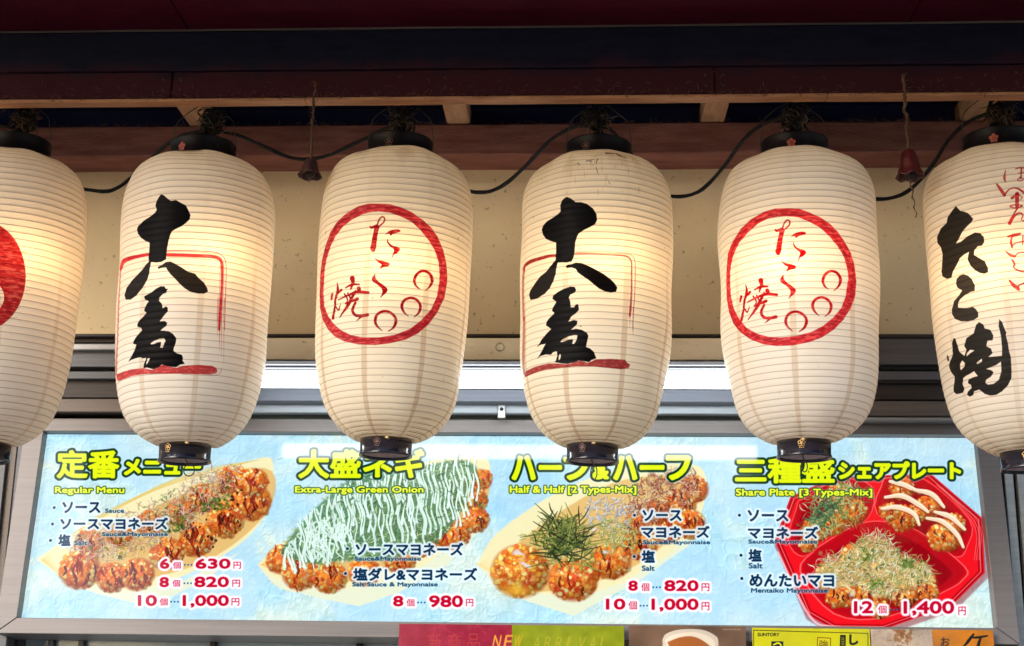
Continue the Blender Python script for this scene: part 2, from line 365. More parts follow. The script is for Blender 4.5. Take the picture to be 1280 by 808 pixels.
# dark strip standing in for a shadow gap, cream trim
bar('wall_trim', XL, XR, 194.5, 207, 3.494, .0055, M_cream, label='narrow cream batten along the very top of the wall', cat='trim')
bar('shadow_gap_strip', XL, XR, 417.5, 421.5, 3.42, .078, M_bronze, label='thin dark strip standing in for the shadow gap along the foot of the cream wall', cat='shadow strip')
t = empty('shutter_box', at(640, 450, 3.24), label='cream shutter box with screw caps above the fluorescent tube', cat='shutter box')
bar('cover', 232, 1012, 422.5, 450, 3.24, .24, M_cream, t)
for px, py in ((625, 434), (298, 434), (958, 434)):
    p = at(px, py, 3.24)
    m = lathe('screw_cap', [(.001, .0016), (.0085, .0016), (.0096, .0008), (.0098, 0), (.0112, 0), (.0112, -.002), (.001, -.002)], M_cream, 24)
    o = link('screw_cap', m, t); o.parent = t; o.matrix_parent_inverse = t.matrix_world.inverted(); o.matrix_world = Matrix.Translation((p.x, 3.24, p.z)) @ Matrix.Rotation(math.radians(90), 4, 'X')
# fluorescent fixture
t = empty('fluorescent_light', at(640, 475, 3.15), label='long white fluorescent tube light glowing behind the lanterns over the menu', cat='tube light')
zc = zy(474.7, 3.15); xa, xb = xx(290, 3.15), xx(985, 3.15)
o = link('tube', tube('tube', [(xa+(xb-xa)*i/24, 3.15, zc) for i in range(25)], .0205, M_tube, 24), t)
for s, x in ((-1, xa), (1, xb)):
    link('end_cap', tube('end_cap', [(x+s*.001, 3.15, zc), (x+s*.028, 3.15, zc)], .0225, M_alul, 20), t)
bar('top_channel', 262, 1010, 451, 457, 3.165, .21, M_alud, t)
bar('top_channel_lip', 262, 1010, 458.5, 461.5, 3.17, .03, M_alud, t)
bar('lower_rail', 262, 1010, 486.5, 502.5, 3.36, .05, M_blue, t)
link('reflector', box_mesh('reflector', (xa-.02, 3.365, zy(485, 3.365)), (xb+.02, 3.375, zy(452, 3.365)), M_bronze, .001), t)
bar('support_rail', 262, 1010, 504, 517, 3.41, .03, M_rail, t)
bar('back_plate', 262, 1010, 515, 527, 3.475, .01, noisy('green_tinted_plate', (.16, .2, .19), (.22, .27, .25), 5, .5, .05), t)
for px in (627, 968, 300):
    b = bar('bracket', px-5, px+5, 504, 523, 3.402, .006, M_alul, t)
    p = at(px, 511.5, 3.4)
    o = link('screw', lathe('screw', [(.0008, .0022), (.0038, .0018), (.0046, 0), (.0046, -.001), (.0008, -.001)], M_black, 14), b)
    o.matrix_world = Matrix.Translation((p.x, 3.3995, p.z)) @ Matrix.Rotation(math.radians(90), 4, 'X')
# window heads either side
def head(x0, x1, rows, label):
    t = empty('shutter_guide', at((x0+x1)/2 if not isinstance(x0, float) and not isinstance(x1, float) else (60 if isinstance(x0, float) else 1200), 520, 3.45), label=label, cat='window rail')
    for y0, y1, Y, mat in rows: bar('rail', x0, x1, y0, y1, Y, 3.62-Y, mat, t)
head(XL, 255, [(422.5, 429, 3.44, M_bronze), (430, 438, 3.42, M_alul), (439, 460, 3.44, M_alud), (461, 464, 3.46, M_black), (465, 475, 3.43, M_alud), (476, 499, 3.45, M_bronze), (500, 517, 3.42, M_taupe)],
     'stacked grey and bronze window rails between the two leftmost lanterns')
head(1012, XR, [(422.5, 455, 3.43, M_alud), (456, 462, 3.45, M_black), (463, 474, 3.43, M_alud), (475, 478, 3.44, M_bronze), (479, 499, 3.46, M_bronze), (500, 519, 3.42, M_taupe), (520, 524, 3.40, M_alul)],
     'dark grey stepped window rails between the two rightmost lanterns')
link('backing', box_mesh('backing', (XL, 3.63, zy(808, 3.6)-.4), (XR, 3.66, zy(420, 3.6)), M_black, 0), kind='structure')
# posts beside the menu box
def post(xs, label):
    t = empty('window_post', at(xs[0][0], 780, 3.5), label=label, cat='window post')
    for xt, xb_, Y, mat in xs:
        a = at(xt, 560, Y); b = at(xb_, 560, Y)
        link('rail', box_mesh('rail', (a.x, Y, zy(808, Y)-.35), (b.x, Y+.05, zy(512, Y)), mat, .002), t)
post([(33, 37, 3.47, M_black), (22, 33, 3.44, M_alud), (10, 21.5, 3.46, M_taupe), (-4, 9.5, 3.45, M_alud), (-40, -5, 3.46, M_bronze)], 'silver window post at the left of the menu box')
post([(1246, 1252, 3.47, M_black), (1252.5, 1264, 3.45, M_alul), (1264.5, 1268, 3.47, M_black), (1268.5, 1282, 3.45, M_alul), (1282.5, 1330, 3.46, M_bronze)], 'silver grooved window post at the right of the menu box')
# serving window under the menu box
t = empty('serving_window', at(300, 808, 3.55), label='pale glass serving window with dark mullions under the menu box', cat='window')
M_pane = noisy('pale_teal_glass', (.42, .52, .55), (.5, .6, .63), 3, .12, .02)
zw1, zw0 = zy(798, 3.55), zy(808, 3.55)-.34
link('head_rail', box_mesh('head_rail', (xx(40, 3.55), 3.55, zw1+.001), (xx(1235, 3.55), 3.6, zw1+.02), M_bronze, .001), t)
mull = [28, 66, 104, 268, 450, 640, 830, 1020, 1238]
for a, b in zip(mull, mull[1:]):
    xa2, xb2 = xx(a, 3.56, 780), xx(b, 3.56, 780)
    p = link('pane', box_mesh('pane', (xa2+.008, 3.575, zw0), (xb2-.008, 3.58, zw1), M_pane, 0), t)
for a in mull:
    xa2 = xx(a, 3.56, 780)
    link('mullion', box_mesh('mullion', (xa2-.007, 3.555, zw0), (xa2+.007, 3.595, zw1), M_bronze if a in (268, 450) else M_alud, .001), t)

# ------------------------------------------------------------------ menu light box
YB = 3.42
bl, br_ = at(28, 775, YB), at(1243, 785, YB)
zb0 = (bl.z+br_.z)/2
def top_w(d, pts=((58, 543), (1215, 548))):
    a, b = (at(*p, YB+d) for p in pts); return b.x-a.x
lo, hi = 0., .3
for _ in range(40):
    mid = (lo+hi)/2
    if top_w(mid) < br_.x-bl.x: lo = mid
    else: hi = mid
LEAN = lo
tl, tr = at(58, 543, YB+LEAN), at(1215, 548, YB+LEAN)
BX0, BX1 = (bl.x+tl.x)/2, (br_.x+tr.x)/2; BW = BX1-BX0
BH = math.hypot((tl.z+tr.z)/2-zb0, LEAN); ang = math.atan2(LEAN, (tl.z+tr.z)/2-zb0)
upv = np.array([0, math.sin(ang), math.cos(ang)]); O = np.array([BX0, YB, zb0]); nrm = np.array([0, -math.cos(ang), math.sin(ang)])
MB = Matrix(((1, 0, 0, O[0]), (0, -nrm[1], upv[1], O[1]), (0, -nrm[2], upv[2], O[2]), (0, 0, 0, 1)))   # local x right, y into the wall, z up the sheet
SC = 1250.0
def board_tf(P):
    d = rays(P); t = ((O-CAM)@nrm)/(d@nrm); Q = CAM+d*t[:, None]-O
    return np.c_[Q[:, 0]*SC, (BH-Q@upv)*SC]
CW, CH = int(BW*SC), int(BH*SC)
cv = Canvas(CW, CH, board_tf, SC*YB/F*1.02)
def mixc(a, b, m): return np.asarray(a)*(1-m[..., None])+np.asarray(b)*m[..., None]
n1 = vnoise(CH, CW, 160, 120, 3, 3); n2 = vnoise(CH, CW, 26, 26, 4, 5)
crk = np.abs(vnoise(CH, CW, 60, 50, 4, 8)-.5)*2; crk2 = np.abs(vnoise(CH, CW, 34, 44, 3, 9)-.5)*2
base = mixc((.69, .87, .95), (.85, .92, .89), np.clip((n1-.30)*2.4, 0, 1))
cv.c[:] = base
fib = np.clip(1-crk*11, 0, 1)*.5+np.clip(1-crk2*9, 0, 1)*.4
rid = 1-np.minimum(np.clip(crk*6, 0, 1), np.clip(crk2*5, 0, 1)); emb = rid-np.roll(rid, (2, 2), (0, 1)); sm_ = np.clip(emb, -.6, .6)
cv.c[:] = cv.c*(1-.08*fib[..., None]*np.array([1, .5, .8]))+.16*sm_[..., None]*np.array([1, .8, .75])+.06*(n2[..., None]-.5)*2
for cx, cy, r, k in ((40, 640, 70, 0), (300, 560, 60, 0), (270, 720, 62, 1), (392, 640, 74, 0), (470, 745, 60, 1), (560, 560, 50, 0), (640, 600, 62, 0), (850, 740, 60, 1), (690, 640, 90, 0), (925, 590, 60, 1), (1000, 590, 90, 0), (1150, 560, 60, 1), (1225, 640, 70, 0), (960, 770, 70, 1), (150, 770, 60, 1), (180, 560, 50, 1)):
    th = np.linspace(0, 2*math.pi, 60)
    if k: cv.poly([(cx+math.cos(a)*r*(1+.09*math.cos(8*a)), cy+math.sin(a)*r*(1+.09*math.cos(8*a))) for a in th[:-1]], (.70, .86, .97), alpha=.5, soft=3)
    else:
        cv.stroke([(cx+math.cos(a)*r, cy+math.sin(a)*r) for a in th], 7, (.72, .88, .97), .45, 2, soft=2)
        cv.poly([(cx+math.cos(a)*r*.8, cy+math.sin(a)*r*.8) for a in th[:-1]], (.62, .82, .96), alpha=.35, soft=4)
U = R_.uniform
def jit(c, a=.06): d = U(-a, a); return tuple(min(1, max(0, v+d+U(-a/3, a/3))) for v in c)
ORA = [(1, .66, .26), (.97, .56, .18), (1, .82, .45), (.9, .44, .14), (.98, .48, .18), (1, .9, .62), (.84, .34, .12)]
def ball(cx, cy, r, pal=ORA, sauce=.5, fl=1.0, dark=(.6, .22, .08)):
    cv.splat(cx, cy, r*1.05, r*fl*1.05, 0, dark, 1, .25)
    cv.splat(cx-r*.08, cy-r*.1, r*.93, r*fl*.93, 0, (.97, .60, .22), .95, .5)
    n = int(22+r*r*.2)
    for i in range(n):
        a = U(0, 6.283); q = math.sqrt(R_.random())*.95; x, y = cx+math.cos(a)*q*r, cy+math.sin(a)*q*r*fl
        lit = .74+.5*(-(x-cx)*.35-(y-cy)*.75)/r*.6; lit = min(1.15, max(.55, lit*(1.12-q*.2)))
        c = R_.choice(pal); c = tuple(min(1, v*lit*1.22) for v in jit(c)); s = U(1.7, 3.6)*min(1.25, max(.85, r/22))
        cv.splat(x, y, s*1.25, s*1.1, U(0, 3), (c[0]*.72, c[1]*.5, c[2]*.4), .6, .6)
        cv.splat(x-s*.1, y-s*.15, s, s*.85, U(0, 3), c, .95, .4)
        if R_.random() < .2: cv.splat(x-s*.3, y-s*.35, s*.35, s*.28, 0, (1, .93, .75), .75*lit, .6)
    for i in range(int(r*.35)):      # glaze pools and glints
        a = U(0, 6.283); q = math.sqrt(R_.random())*.8; x, y = cx+math.cos(a)*q*r, cy+math.sin(a)*q*r*fl
        cv.splat(x, y, r*U(.12, .3), r*U(.08, .2), U(0, 3), R_.choice([(.62, .2, .06), (.8, .34, .1), (.5, .12, .05), (1, .78, .4), (1, .86, .5)]), U(.3, .6), .9)
    for i in range(int(r*.3)):
        a = U(2.6, 5.6); q = U(.2, .8); cv.splat(cx+math.cos(a)*q*r, cy+math.sin(a)*q*r*fl, U(.8, 2.2), U(.4, .9), U(-.6, .6), (1, .97, .9), U(.5, .9), .6)
    for i in range(int(sauce*r*.55)):
        a = U(0, 6.283); q = R_.random()*.8; x, y = cx+math.cos(a)*q*r, cy+math.sin(a)*q*r*fl
        L = r*U(.25, .7); cv.stroke([(x, y-L*.5), (x+U(-.1, .1)*r, y), (x+U(-.2, .2)*r, y+L*.6)], [U(1, 3), U(2, 5), U(.6, 2)], jit(R_.choice([(.34, .05, .03), (.5, .08, .05), (.2, .04, .03), (.6, .14, .07)])), U(.55, .85), 3)
        if R_.random() < .5: cv.splat(x, y, U(.6, 1.6), U(.5, 1), U(0, 3), (1, .8, .7), .7)
def flakes(region, n, cols, L=(5, 12), wd=(.4, 1.6), curl=.5, alpha=(.5, .95)):
    for i in range(n):
        x, y = region(); a = U(0, 6.283); l = U(*L); p = [(x, y)]
        for k in range(3): a += U(-curl, curl)*2; p.append((p[-1][0]+math.cos(a)*l/3, p[-1][1]+math.sin(a)*l/3))
        w_ = U(*wd); c = R_.choice(cols)
        cv.stroke([(q[0]+.5, q[1]+.7) for q in p], w_*1.2, tuple(v*.5 for v in c), .35, 3); cv.stroke(p, [w_*.4, w_, w_*.3], jit(c, .05), U(*alpha), 3)
def inpoly(poly):
    P = np.asarray(poly, float); mn, mx = P.min(0), P.max(0); Qn = np.roll(P, -1, 0)
    def f():
        while True:
            x, y = U(mn[0], mx[0]), U(mn[1], mx[1])
            c = ((P[:, 1] > y) != (Qn[:, 1] > y)) & (x < (Qn[:, 0]-P[:, 0])*(y-P[:, 1])/(Qn[:, 1]-P[:, 1]+1e-9)+P[:, 0])
            if c.sum() % 2: return x, y
    return f
BON = [(.93, .78, .66), (.86, .66, .55), (.97, .88, .78), (.78, .55, .42), (.98, .93, .86), (.9, .74, .7)]
GRN = [(.36, .5, .16), (.5, .62, .25), (.22, .36, .12), (.66, .74, .4), (.75, .8, .55)]
def boat(back, front, floor):
    cv.poly(back, (.94, .90, .70), smooth=5, alpha=.95); cv.poly(floor, (.86, .68, .38), smooth=5, alpha=.8, soft=1.5)
    cv.poly(front, (.89, .91, .80), alpha=.97)
# dish one
boat([(46, 699), (110, 655), (190, 612), (260, 588), (310, 577), (338, 573), (341, 600), (334, 640), (300, 680), (240, 715), (170, 740), (110, 738), (76, 720)],
     [(58, 706), (100, 728), (160, 739), (230, 726), (300, 690), (262, 722), (218, 744), (176, 756), (120, 742), (80, 725)], [(100, 690), (200, 630), (330, 585), (334, 640), (250, 705), (120, 730)])
for i in range(9): cv.stroke([(90+i*4, 668-i*3), (190+i*6, 615-i*3), (300+i*3, 580-i*.6)], .8, (.86, .74, .4), .6)
for i in range(16): cv.stroke([(52, 700), (62+i, 692+i*2.0)], .7, (.9, .76, .42), .5)
for b in ((255, 622, 20), (292, 602, 21), (225, 640, 19), (188, 655, 18), (150, 668, 18), (112, 680, 20), (315, 628, 25), (281, 650, 24), (246, 675, 23), (208, 692, 22), (316, 603, 20), (100, 712, 26), (140, 722, 20), (172, 718, 22)): ball(*b, sauce=1.1, fl=.95)
for i in range(60):
    x, y = inpoly([(240, 650), (300, 610), (328, 625), (300, 665), (255, 690)])(); cv.splat(x, y, U(1, 3), U(1, 2.4), U(0, 3), jit(R_.choice([(.85, .72, .4), (.3, .06, .05), (.12, .08, .08), (.7, .3, .1)])), .9)
reg1 = inpoly([(80, 682), (120, 655), (190, 630), (255, 588), (300, 585), (292, 612), (262, 640), (225, 665), (180, 688), (140, 700), (100, 700)])
flakes(reg1, 620, BON, (4, 12), (.4, 1.5)); flakes(reg1, 160, GRN, (2, 6), (.7, 2)); flakes(reg1, 260, BON, (5, 13), (.3, 1.0))
flakes(inpoly([(195, 650), (230, 640), (232, 660), (205, 668)]), 60, GRN[:3], (2, 6), (1, 2.4)); flakes(inpoly([(250, 628), (285, 618), (285, 636), (255, 640)]), 60, GRN[:3], (2, 6), (1, 2.2))
# dish two
boat([(322, 706), (350, 680), (420, 640), (500, 590), (560, 572), (606, 572), (612, 600), (596, 650), (540, 700), (470, 735), (400, 742), (350, 735)],
     [(330, 716), (370, 734), (440, 735), (500, 722), (560, 690), (606, 640), (600, 662), (560, 705), (500, 740), (449, 758), (400, 748), (350, 734)], [(350, 700), (480, 620), (600, 590), (600, 640), (520, 700), (400, 732)])
for i in range(14): cv.stroke([(326, 706), (338+i, 698+i*1.6)], .7, (.95, .72, .4), .5)
for b in ((600, 600, 16), (590, 625, 20), (566, 668, 22), (594, 650, 18), (530, 680, 18), (352, 700, 20), (376, 716, 24), (412, 722, 22), (455, 715, 20), (500, 700, 20)): ball(*b, sauce=.35, fl=.9, pal=ORA+[(.95, .5, .3), (.85, .6, .4)])
MP = [(350, 690), (372, 660), (400, 630), (430, 605), (470, 588), (520, 585), (570, 575), (596, 585), (590, 610), (575, 640), (552, 672), (520, 690), (480, 700), (430, 700), (400, 705), (370, 700)]
cv.poly(MP, (.30, .50, .36), smooth=4, alpha=.85, soft=3)
flakes(inpoly(MP), 1100, [(.4, .62, .36), (.26, .46, .28), (.6, .76, .5), (.76, .88, .66), (.5, .7, .55), (.62, .8, .7), (.82, .9, .72)], (4, 11), (.8, 2.2), .25)
flakes(inpoly([(560, 600), (600, 590), (606, 640), (560, 640)]), 60, GRN[:3], (3, 8), (.8, 2))
for i in range(78):
    x = 354+i*3.1+U(-1.5, 1.5); y0 = float(np.interp(x, [350, 372, 400, 440, 480, 560, 600], [692, 655, 628, 602, 587, 573, 575]))+U(-4, 12)+(U(8, 40) if R_.random() < .3 else 0)
    y1 = y0+U(45, 95); y1 = min(y1, float(np.interp(x, [350, 430, 520, 570, 605], [712, 700, 684, 655, 606]))+U(-8, 8)); p = []; y = y0; ph = U(0, 6)
    while y < y1: p.append((x+math.sin(y*.15+x*.05+ph*.6)*2.0+(y-y0)*(.06+.01*ph), y)); y += 6
    if len(p) > 2:
        w_ = [U(1.5, 3.0) for _ in p]; w_[-1] = 3.2
        cv.stroke([(a+.8, b+.5) for a, b in p], [v*1.1 for v in w_], (.25, .45, .4), .35, 3); cv.stroke(p, w_, jit((.88, .97, .93), .04), .93, 3)
flakes(inpoly(MP), 170, [(.4, .62, .36), (.26, .46, .28), (.6, .76, .5), (.5, .7, .55)], (3, 9), (.6, 1.8), .25)
for i in range(60):
    x, y = inpoly([(352, 690), (372, 662), (420, 640), (440, 665), (415, 700), (380, 695)])(); cv.stroke([(x, y), (x+U(-6, 6), y+U(2, 9)), (x+U(-3, 8), y+U(8, 16))], [2.6, 2, 1.6], jit((.83, .93, .9), .04), .9, 4)
# dish three
boat([(596, 706), (620, 668), (680, 625), (740, 597), (800, 582), (860, 580), (880, 590), (882, 620), (868, 660), (830, 700), (770, 735), (700, 750), (640, 742)],
     [(604, 712), (650, 738), (720, 748), (780, 728), (840, 690), (872, 650), (864, 680), (800, 725), (717, 770), (660, 752), (618, 734)], [(620, 700), (700, 640), (780, 600), (870, 600), (860, 650), (780, 715), (660, 740)])
for i in range(14): cv.stroke([(598, 706), (612+i, 696+i*2.2)], .7, (.93, .84, .55), .5)
for b in ((868, 612, 18), (850, 630, 20), (862, 655, 20), (832, 662, 20), (800, 680, 22), (820, 640, 16), (795, 655, 16)): ball(*b, sauce=1.0, fl=.95)
YEL = [(.97, .72, .25), (.98, .82, .4), (.93, .55, .18), (.85, .4, .15), (.99, .88, .55)]
ball(763, 702, 26, pal=ORA, sauce=.4, fl=.85); ball(716, 725, 31, pal=ORA+[(.9, .3, .15)], sauce=.3, fl=.85); ball(650, 714, 36, pal=YEL, sauce=.12, fl=.92, dark=(.6, .25, .06))
cv.splat(646, 738, 24, 10, 0, (.98, .8, .25), .6, .7)
for x, y in ((645, 690), (650, 692), (655, 705), (660, 708), (757, 690)):
    cv.splat(x, y, U(5, 8), U(2, 4), U(-.4, .4), (.86, .84, .9), .85, .6)
flakes(inpoly([(790, 612), (820, 585), (870, 585), (872, 620), (840, 645), (800, 660), (780, 645)]), 520, [(.9, .72, .6), (.8, .56, .45), (.95, .85, .75), (.66, .38, .34), (.55, .2, .2)], (4, 13), (.4, 1.5))
flakes(inpoly([(730, 630), (775, 622), (795, 650), (770, 670), (735, 655)]), 90, [(.88, .9, .95), (.75, .78, .86)], (6, 14), (1, 2.4))
flakes(inpoly([(740, 650), (790, 650), (800, 680), (760, 690)]), 220, [(.8, .8, .45), (.88, .86, .62), (.6, .66, .3)], (4, 10), (.5, 1.6))
flakes(inpoly([(650, 670), (700, 650), (735, 670), (760, 690), (735, 712), (690, 708)]), 240, [(.7, .72, .35), (.5, .56, .2), (.85, .82, .5)], (4, 11), (.5, 1.8))
for i in range(230):
    a = R_.gauss(-1.57, 1.1); l = U(10, 38); x, y = R_.gauss(705, 13), R_.gauss(678, 13); d = (x+math.cos(a)*l, y+math.sin(a)*l*.8)
    c = jit(R_.choice([(.16, .22, .12), (.24, .3, .14), (.4, .46, .2), (.52, .56, .28), (.12, .16, .12), (.3, .36, .16)]), .04)
    cv.stroke([(x, y), ((x+d[0])/2+U(-2, 2), (y+d[1])/2+U(-2, 2)), d], [1.2, 1.9, .7], c, .9, 4)
# dish four: red tray
oct_ = [(988, 621), (1041, 597), (1163, 592), (1228, 648), (1231, 716), (1190, 757), (1104, 787), (1040, 786), (1008, 768), (968, 676)]
cx4, cy4 = 1100, 690
def ins(k, dy=0): return [(cx4+(x-cx4)*k, cy4+dy+(y-cy4)*k) for x, y in oct_]
cv.poly([(x+2, y+5) for x, y in ins(1.02)], (.5, .1, .15), alpha=.5, soft=2)
for k, c in ((1.0, (.88, .08, .14)), (.985, (.60, .02, .07)), (.968, (.98, .35, .38)), (.956, (.70, .02, .07)), (.935, (.93, .07, .12))): cv.poly(ins(k), c, alpha=1)
cv.stroke([(972, 690), (1012, 770), (1042, 783), (1104, 784)], [2, 3, 2, 1], (1, .78, .8), .8)
DK = (.72, .03, .09)
tr_ = [(1108, 601), (1152, 600), (1209, 650), (1206, 682), (1195, 694), (1165, 682), (1100, 643)]
tl_ = [(1000, 628), (1048, 602), (1086, 610), (1082, 648), (1032, 672), (1006, 693), (988, 674)]
bt_ = [(1026, 686), (1070, 660), (1104, 655), (1145, 666), (1200, 708), (1198, 724), (1176, 738), (1108, 768), (1046, 764), (1006, 714)]
for q in (tr_, tl_, bt_):
    c = np.mean(q, 0)
    cv.poly([tuple(c+(np.array(p)-c)*1.07) for p in q], (.97, .42, .42), smooth=4, alpha=.8); cv.poly([tuple(c+(np.array(p)-c)*1.045) for p in q], (.78, .03, .08), smooth=4)
    cv.poly(q, DK, smooth=4, soft=1); cv.poly([tuple(c+(np.array(p)-c)*.85+(0, 3)) for p in q], (.52, .01, .06), smooth=4, alpha=.7, soft=3)
for y in range(3): cv.stroke([(1170+y*4, 606+y*2), (1222-y*2, 652+y*3), (1224-y*3, 700)], 1.1, (.98, .45, .45), .7)
for b in ((1062, 640, 22), (1040, 655, 18), (1020, 662, 18), (1010, 680, 12), (1050, 618, 18)): ball(*b, sauce=.4, fl=.85)
flakes(inpoly([(1000, 665), (1010, 625), (1050, 600), (1082, 610), (1075, 650), (1020, 672)]), 330, [(.8, .82, .5), (.6, .7, .35), (.88, .88, .7), (.45, .6, .35)], (5, 14), (.5, 1.7), .3)
flakes(inpoly([(1010, 650), (1030, 622), (1050, 625), (1030, 660)]), 130, [(.3, .5, .33), (.5, .66, .45), (.2, .4, .25)], (5, 12), (.7, 1.6), .2)
for b in ((1127, 611, 17), (1160, 634, 17), (1128, 648, 20), (1146, 641, 14), (1180, 672, 22), (1192, 655, 15), (1112, 640, 14)): ball(*b, sauce=.3, fl=.85)
CR = (.95, .86, .74)
for p in ([(1112, 602), (1130, 606), (1150, 616)], [(1106, 622), (1128, 620), (1150, 632), (1160, 640)], [(1102, 636), (1122, 634), (1142, 642), (1149, 656)], [(1142, 612), (1165, 618), (1180, 634)], [(1158, 648), (1178, 652), (1196, 668), (1204, 684)], [(1168, 640), (1188, 646), (1206, 662)]):
    cv.stroke([(a+.5, b+2) for a, b in p], 6, (.5, .2, .1), .5); cv.stroke(p, [3, 6.5, 6, 3.5], CR, .97); cv.stroke([(a, b-1.4) for a, b in p], 1.5, (1, .96, .88), .8)
for b in ((1040, 722, 22), (1075, 700, 26), (1115, 715, 26), (1150, 728, 22), (1060, 745, 18), (1090, 742, 22), (1130, 746, 18), (1100, 762, 14), (1045, 748, 14), (1160, 740, 14)): ball(*b, sauce=.7, fl=.85)
for i in range(14):
    x, y = inpoly(bt_)(); x = 1040+(x-1040)*.85
    if y > 690: cv.splat(x, y, U(4, 9), U(3, 6), U(0, 3), jit(R_.choice([(.88, .88, .75), (.72, .6, .4)])), .7, .6)
pb = inpoly([(1018, 712), (1030, 695), (1060, 690), (1080, 666), (1108, 668), (1130, 692), (1160, 702), (1168, 725), (1130, 738), (1100, 750), (1075, 730), (1040, 735)])
cv.poly([(1022, 712), (1034, 697), (1062, 692), (1082, 670), (1106, 672), (1128, 694), (1158, 705), (1166, 725), (1128, 736), (1100, 746), (1075, 730), (1042, 733)], (.92, .84, .55), smooth=4, alpha=.6, soft=5)
flakes(pb, 900, [(.98, .95, .7), (.93, .88, .56), (1, .98, .88), (.8, .74, .4), (.96, .94, .78), (.72, .62, .36)], (5, 16), (.4, 1.7), .4); flakes(pb, 130, GRN, (2, 7), (.7, 1.8))
for cx, cy in ((1085, 693), (1095, 728), (1135, 705)): flakes(inpoly([(cx-9, cy-7), (cx+9, cy-7), (cx+9, cy+7), (cx-9, cy+7)]), 45, [(.42, .58, .2), (.3, .48, .16), (.55, .7, .3)], (1.5, 4), (.8, 1.8))
# lettering
YL, OUT = (.88, .94, .05), ((.0, .19, .11), 3.2)
def title(s, b, bold=1.7): text(cv, s, b, YL, bold, OUT, ((.85, .95, 1), 4.4, .4))
for s, b in (('定番', (72, 564, 148, 597)), ('メニュー', (156, 575, 250, 593)), ('大盛ネギ', (374, 563, 529, 597)), ('三種盛', (920, 573, 1042, 603)), ('シェアプレート', (1049, 578, 1200, 598))): title(s, b)
for s, b in (('ハ', (641, 571, 668, 599)), ('ー', (675, 583, 701, 586)), ('フ', (706, 573, 736, 599)), ('&', (742, 583, 760, 598)), ('ハ', (768, 571, 795, 599)), ('ー', (801, 583, 829, 586)), ('フ', (834, 571, 862, 599))): title(s, b, 2.0)
for s, b in (('Regular Menu', (69, 609, 155, 618.6)), ('Extra-Large Green Onion', (369, 608.3, 529, 618)), ('Half & Half [2 Types-Mix]', (637.5, 607.6, 795, 618.6)), ('Share Plate [3 Types-Mix]', (920, 611.4, 1090, 622))):
    text(cv, s, b, (.93, .97, .22), .75, ((.04, .26, .08), 1.5), ((.9, 1, .85), 1.9, .6))
BLU = (.01, .16, .30)
HL = ((.90, .97, 1.0), 2.6, .9)
for s, b in (('ソース', (78.5, 628, 125, 641)), ('ソースマヨネーズ', (76, 647.5, 209.5, 661.5)), ('塩', (73.5, 668.5, 87.5, 682)), ('ソースマヨネーズ', (445, 679, 578.5, 694)), ('塩ダレ&マヨネーズ', (442, 710.5, 596, 725.5)), ('ソース', (803.5, 638, 851.5, 651)),
             ('マヨネーズ', (802, 658, 886.5, 672)), ('塩', (802.5, 688.5, 818, 703)), ('ソース', (935, 638, 985, 651.5)), ('マヨネーズ', (935.5, 659, 1022, 673)), ('塩', (936, 687, 951.5, 701.5)), ('めんたいマヨ', (937.5, 718, 1042, 733))): text(cv, s, b, BLU, .85, None, HL)
for x, y in ((67.6, 634.5), (65.5, 655), (63, 675.5), (434, 685.8), (431.7, 716.8), (792.8, 644), (792.5, 695.6), (924, 644), (926, 694), (927, 723)):
    cv.splat(x, y, 4, 4, 0, HL[0], .7, .4); cv.splat(x, y, 2.2, 2.2, 0, BLU, 1, .3)
for s, b in (('Sauce', (131.5, 636, 155, 641)), ('Sauce&Mayonnaise', (127.5, 665.5, 209.5, 671.5)), ('Salt', (93, 676, 109, 681.5)), ('Sauce&Mayonnaise', (443.5, 696, 526, 702.3)), ('Salt Sauce & Mayonnaise', (440.5, 728, 547, 734.5)), ('Sauce&Mayonnaise', (803.5, 675.5, 887.5, 681.8)),
             ('Salt', (802.5, 707.3, 818, 713.5)), ('Sauce&Mayonnaise', (935.5, 674.8, 1021.5, 681)), ('Salt', (936, 704, 953, 710.5)), ('Mentaiko Mayonnaise', (939, 735.5, 1034.5, 742.5))): text(cv, s, b, (.03, .22, .36), .5, None, ((.86, .95, .98), 1.1, .6))
RED = (.76, .02, .17); HP = ((1, .96, 1), 3.0, 1)
for s, b in (('6', (200.5, 699, 211, 710.5)), ('630', (245, 699, 287.5, 710.5)), ('8', (200, 722, 210.5, 733.5)), ('820', (243.5, 721.5, 285.5, 733.5)), ('10', (173, 744.5, 195.5, 757)), ('1,000', (229, 744.5, 285.5, 759)),
             ('8', (492, 745.5, 503.5, 757.5)), ('980', (537, 745, 578, 758.5)), ('8', (786, 726.5, 796.5, 738)), ('820', (831, 726, 872.5, 738.5)), ('10', (758, 749, 781, 761.5)), ('1,000', (815, 749, 872.5, 764)), ('12', (1068, 752, 1090.5, 766)), ('1,400', (1130, 752, 1192, 769))): text(cv, s, b, RED, .95, None, HP)
for b in ((216, 702.5, 226, 711), (215.5, 725, 225, 733.5), (199.5, 748, 209.5, 757), (508, 749, 518, 758), (801.5, 729, 811.5, 739), (785.5, 751.5, 796, 762), (1097.5, 757, 1108, 767)): text(cv, '個', b, RED, .3, None, HP)
for b in ((292, 702.5, 301, 711), (290.5, 725, 300, 733.5), (289.5, 748, 299, 757), (582.5, 749, 591.5, 758), (877, 729.5, 886.5, 739), (877, 753, 886.5, 763), (1198, 758.5, 1207, 769)): text(cv, '円', b, RED, .35, None, HP)
for x, y in ((235, 706), (234.5, 729), (218, 752), (526.5, 753), (820.5, 734), (804.5, 757), (1117, 762)):
    for k in (-1, 0, 1): cv.splat(x+k*4.2, y, 1.3, 1.3, 0, (.1, .35, .55), 1, .3)
cv.c[:] = np.clip(cv.c+(rng.random((CH, CW, 1))-.5)*.03, 0, 1)
IM = cv.image('menu_print')
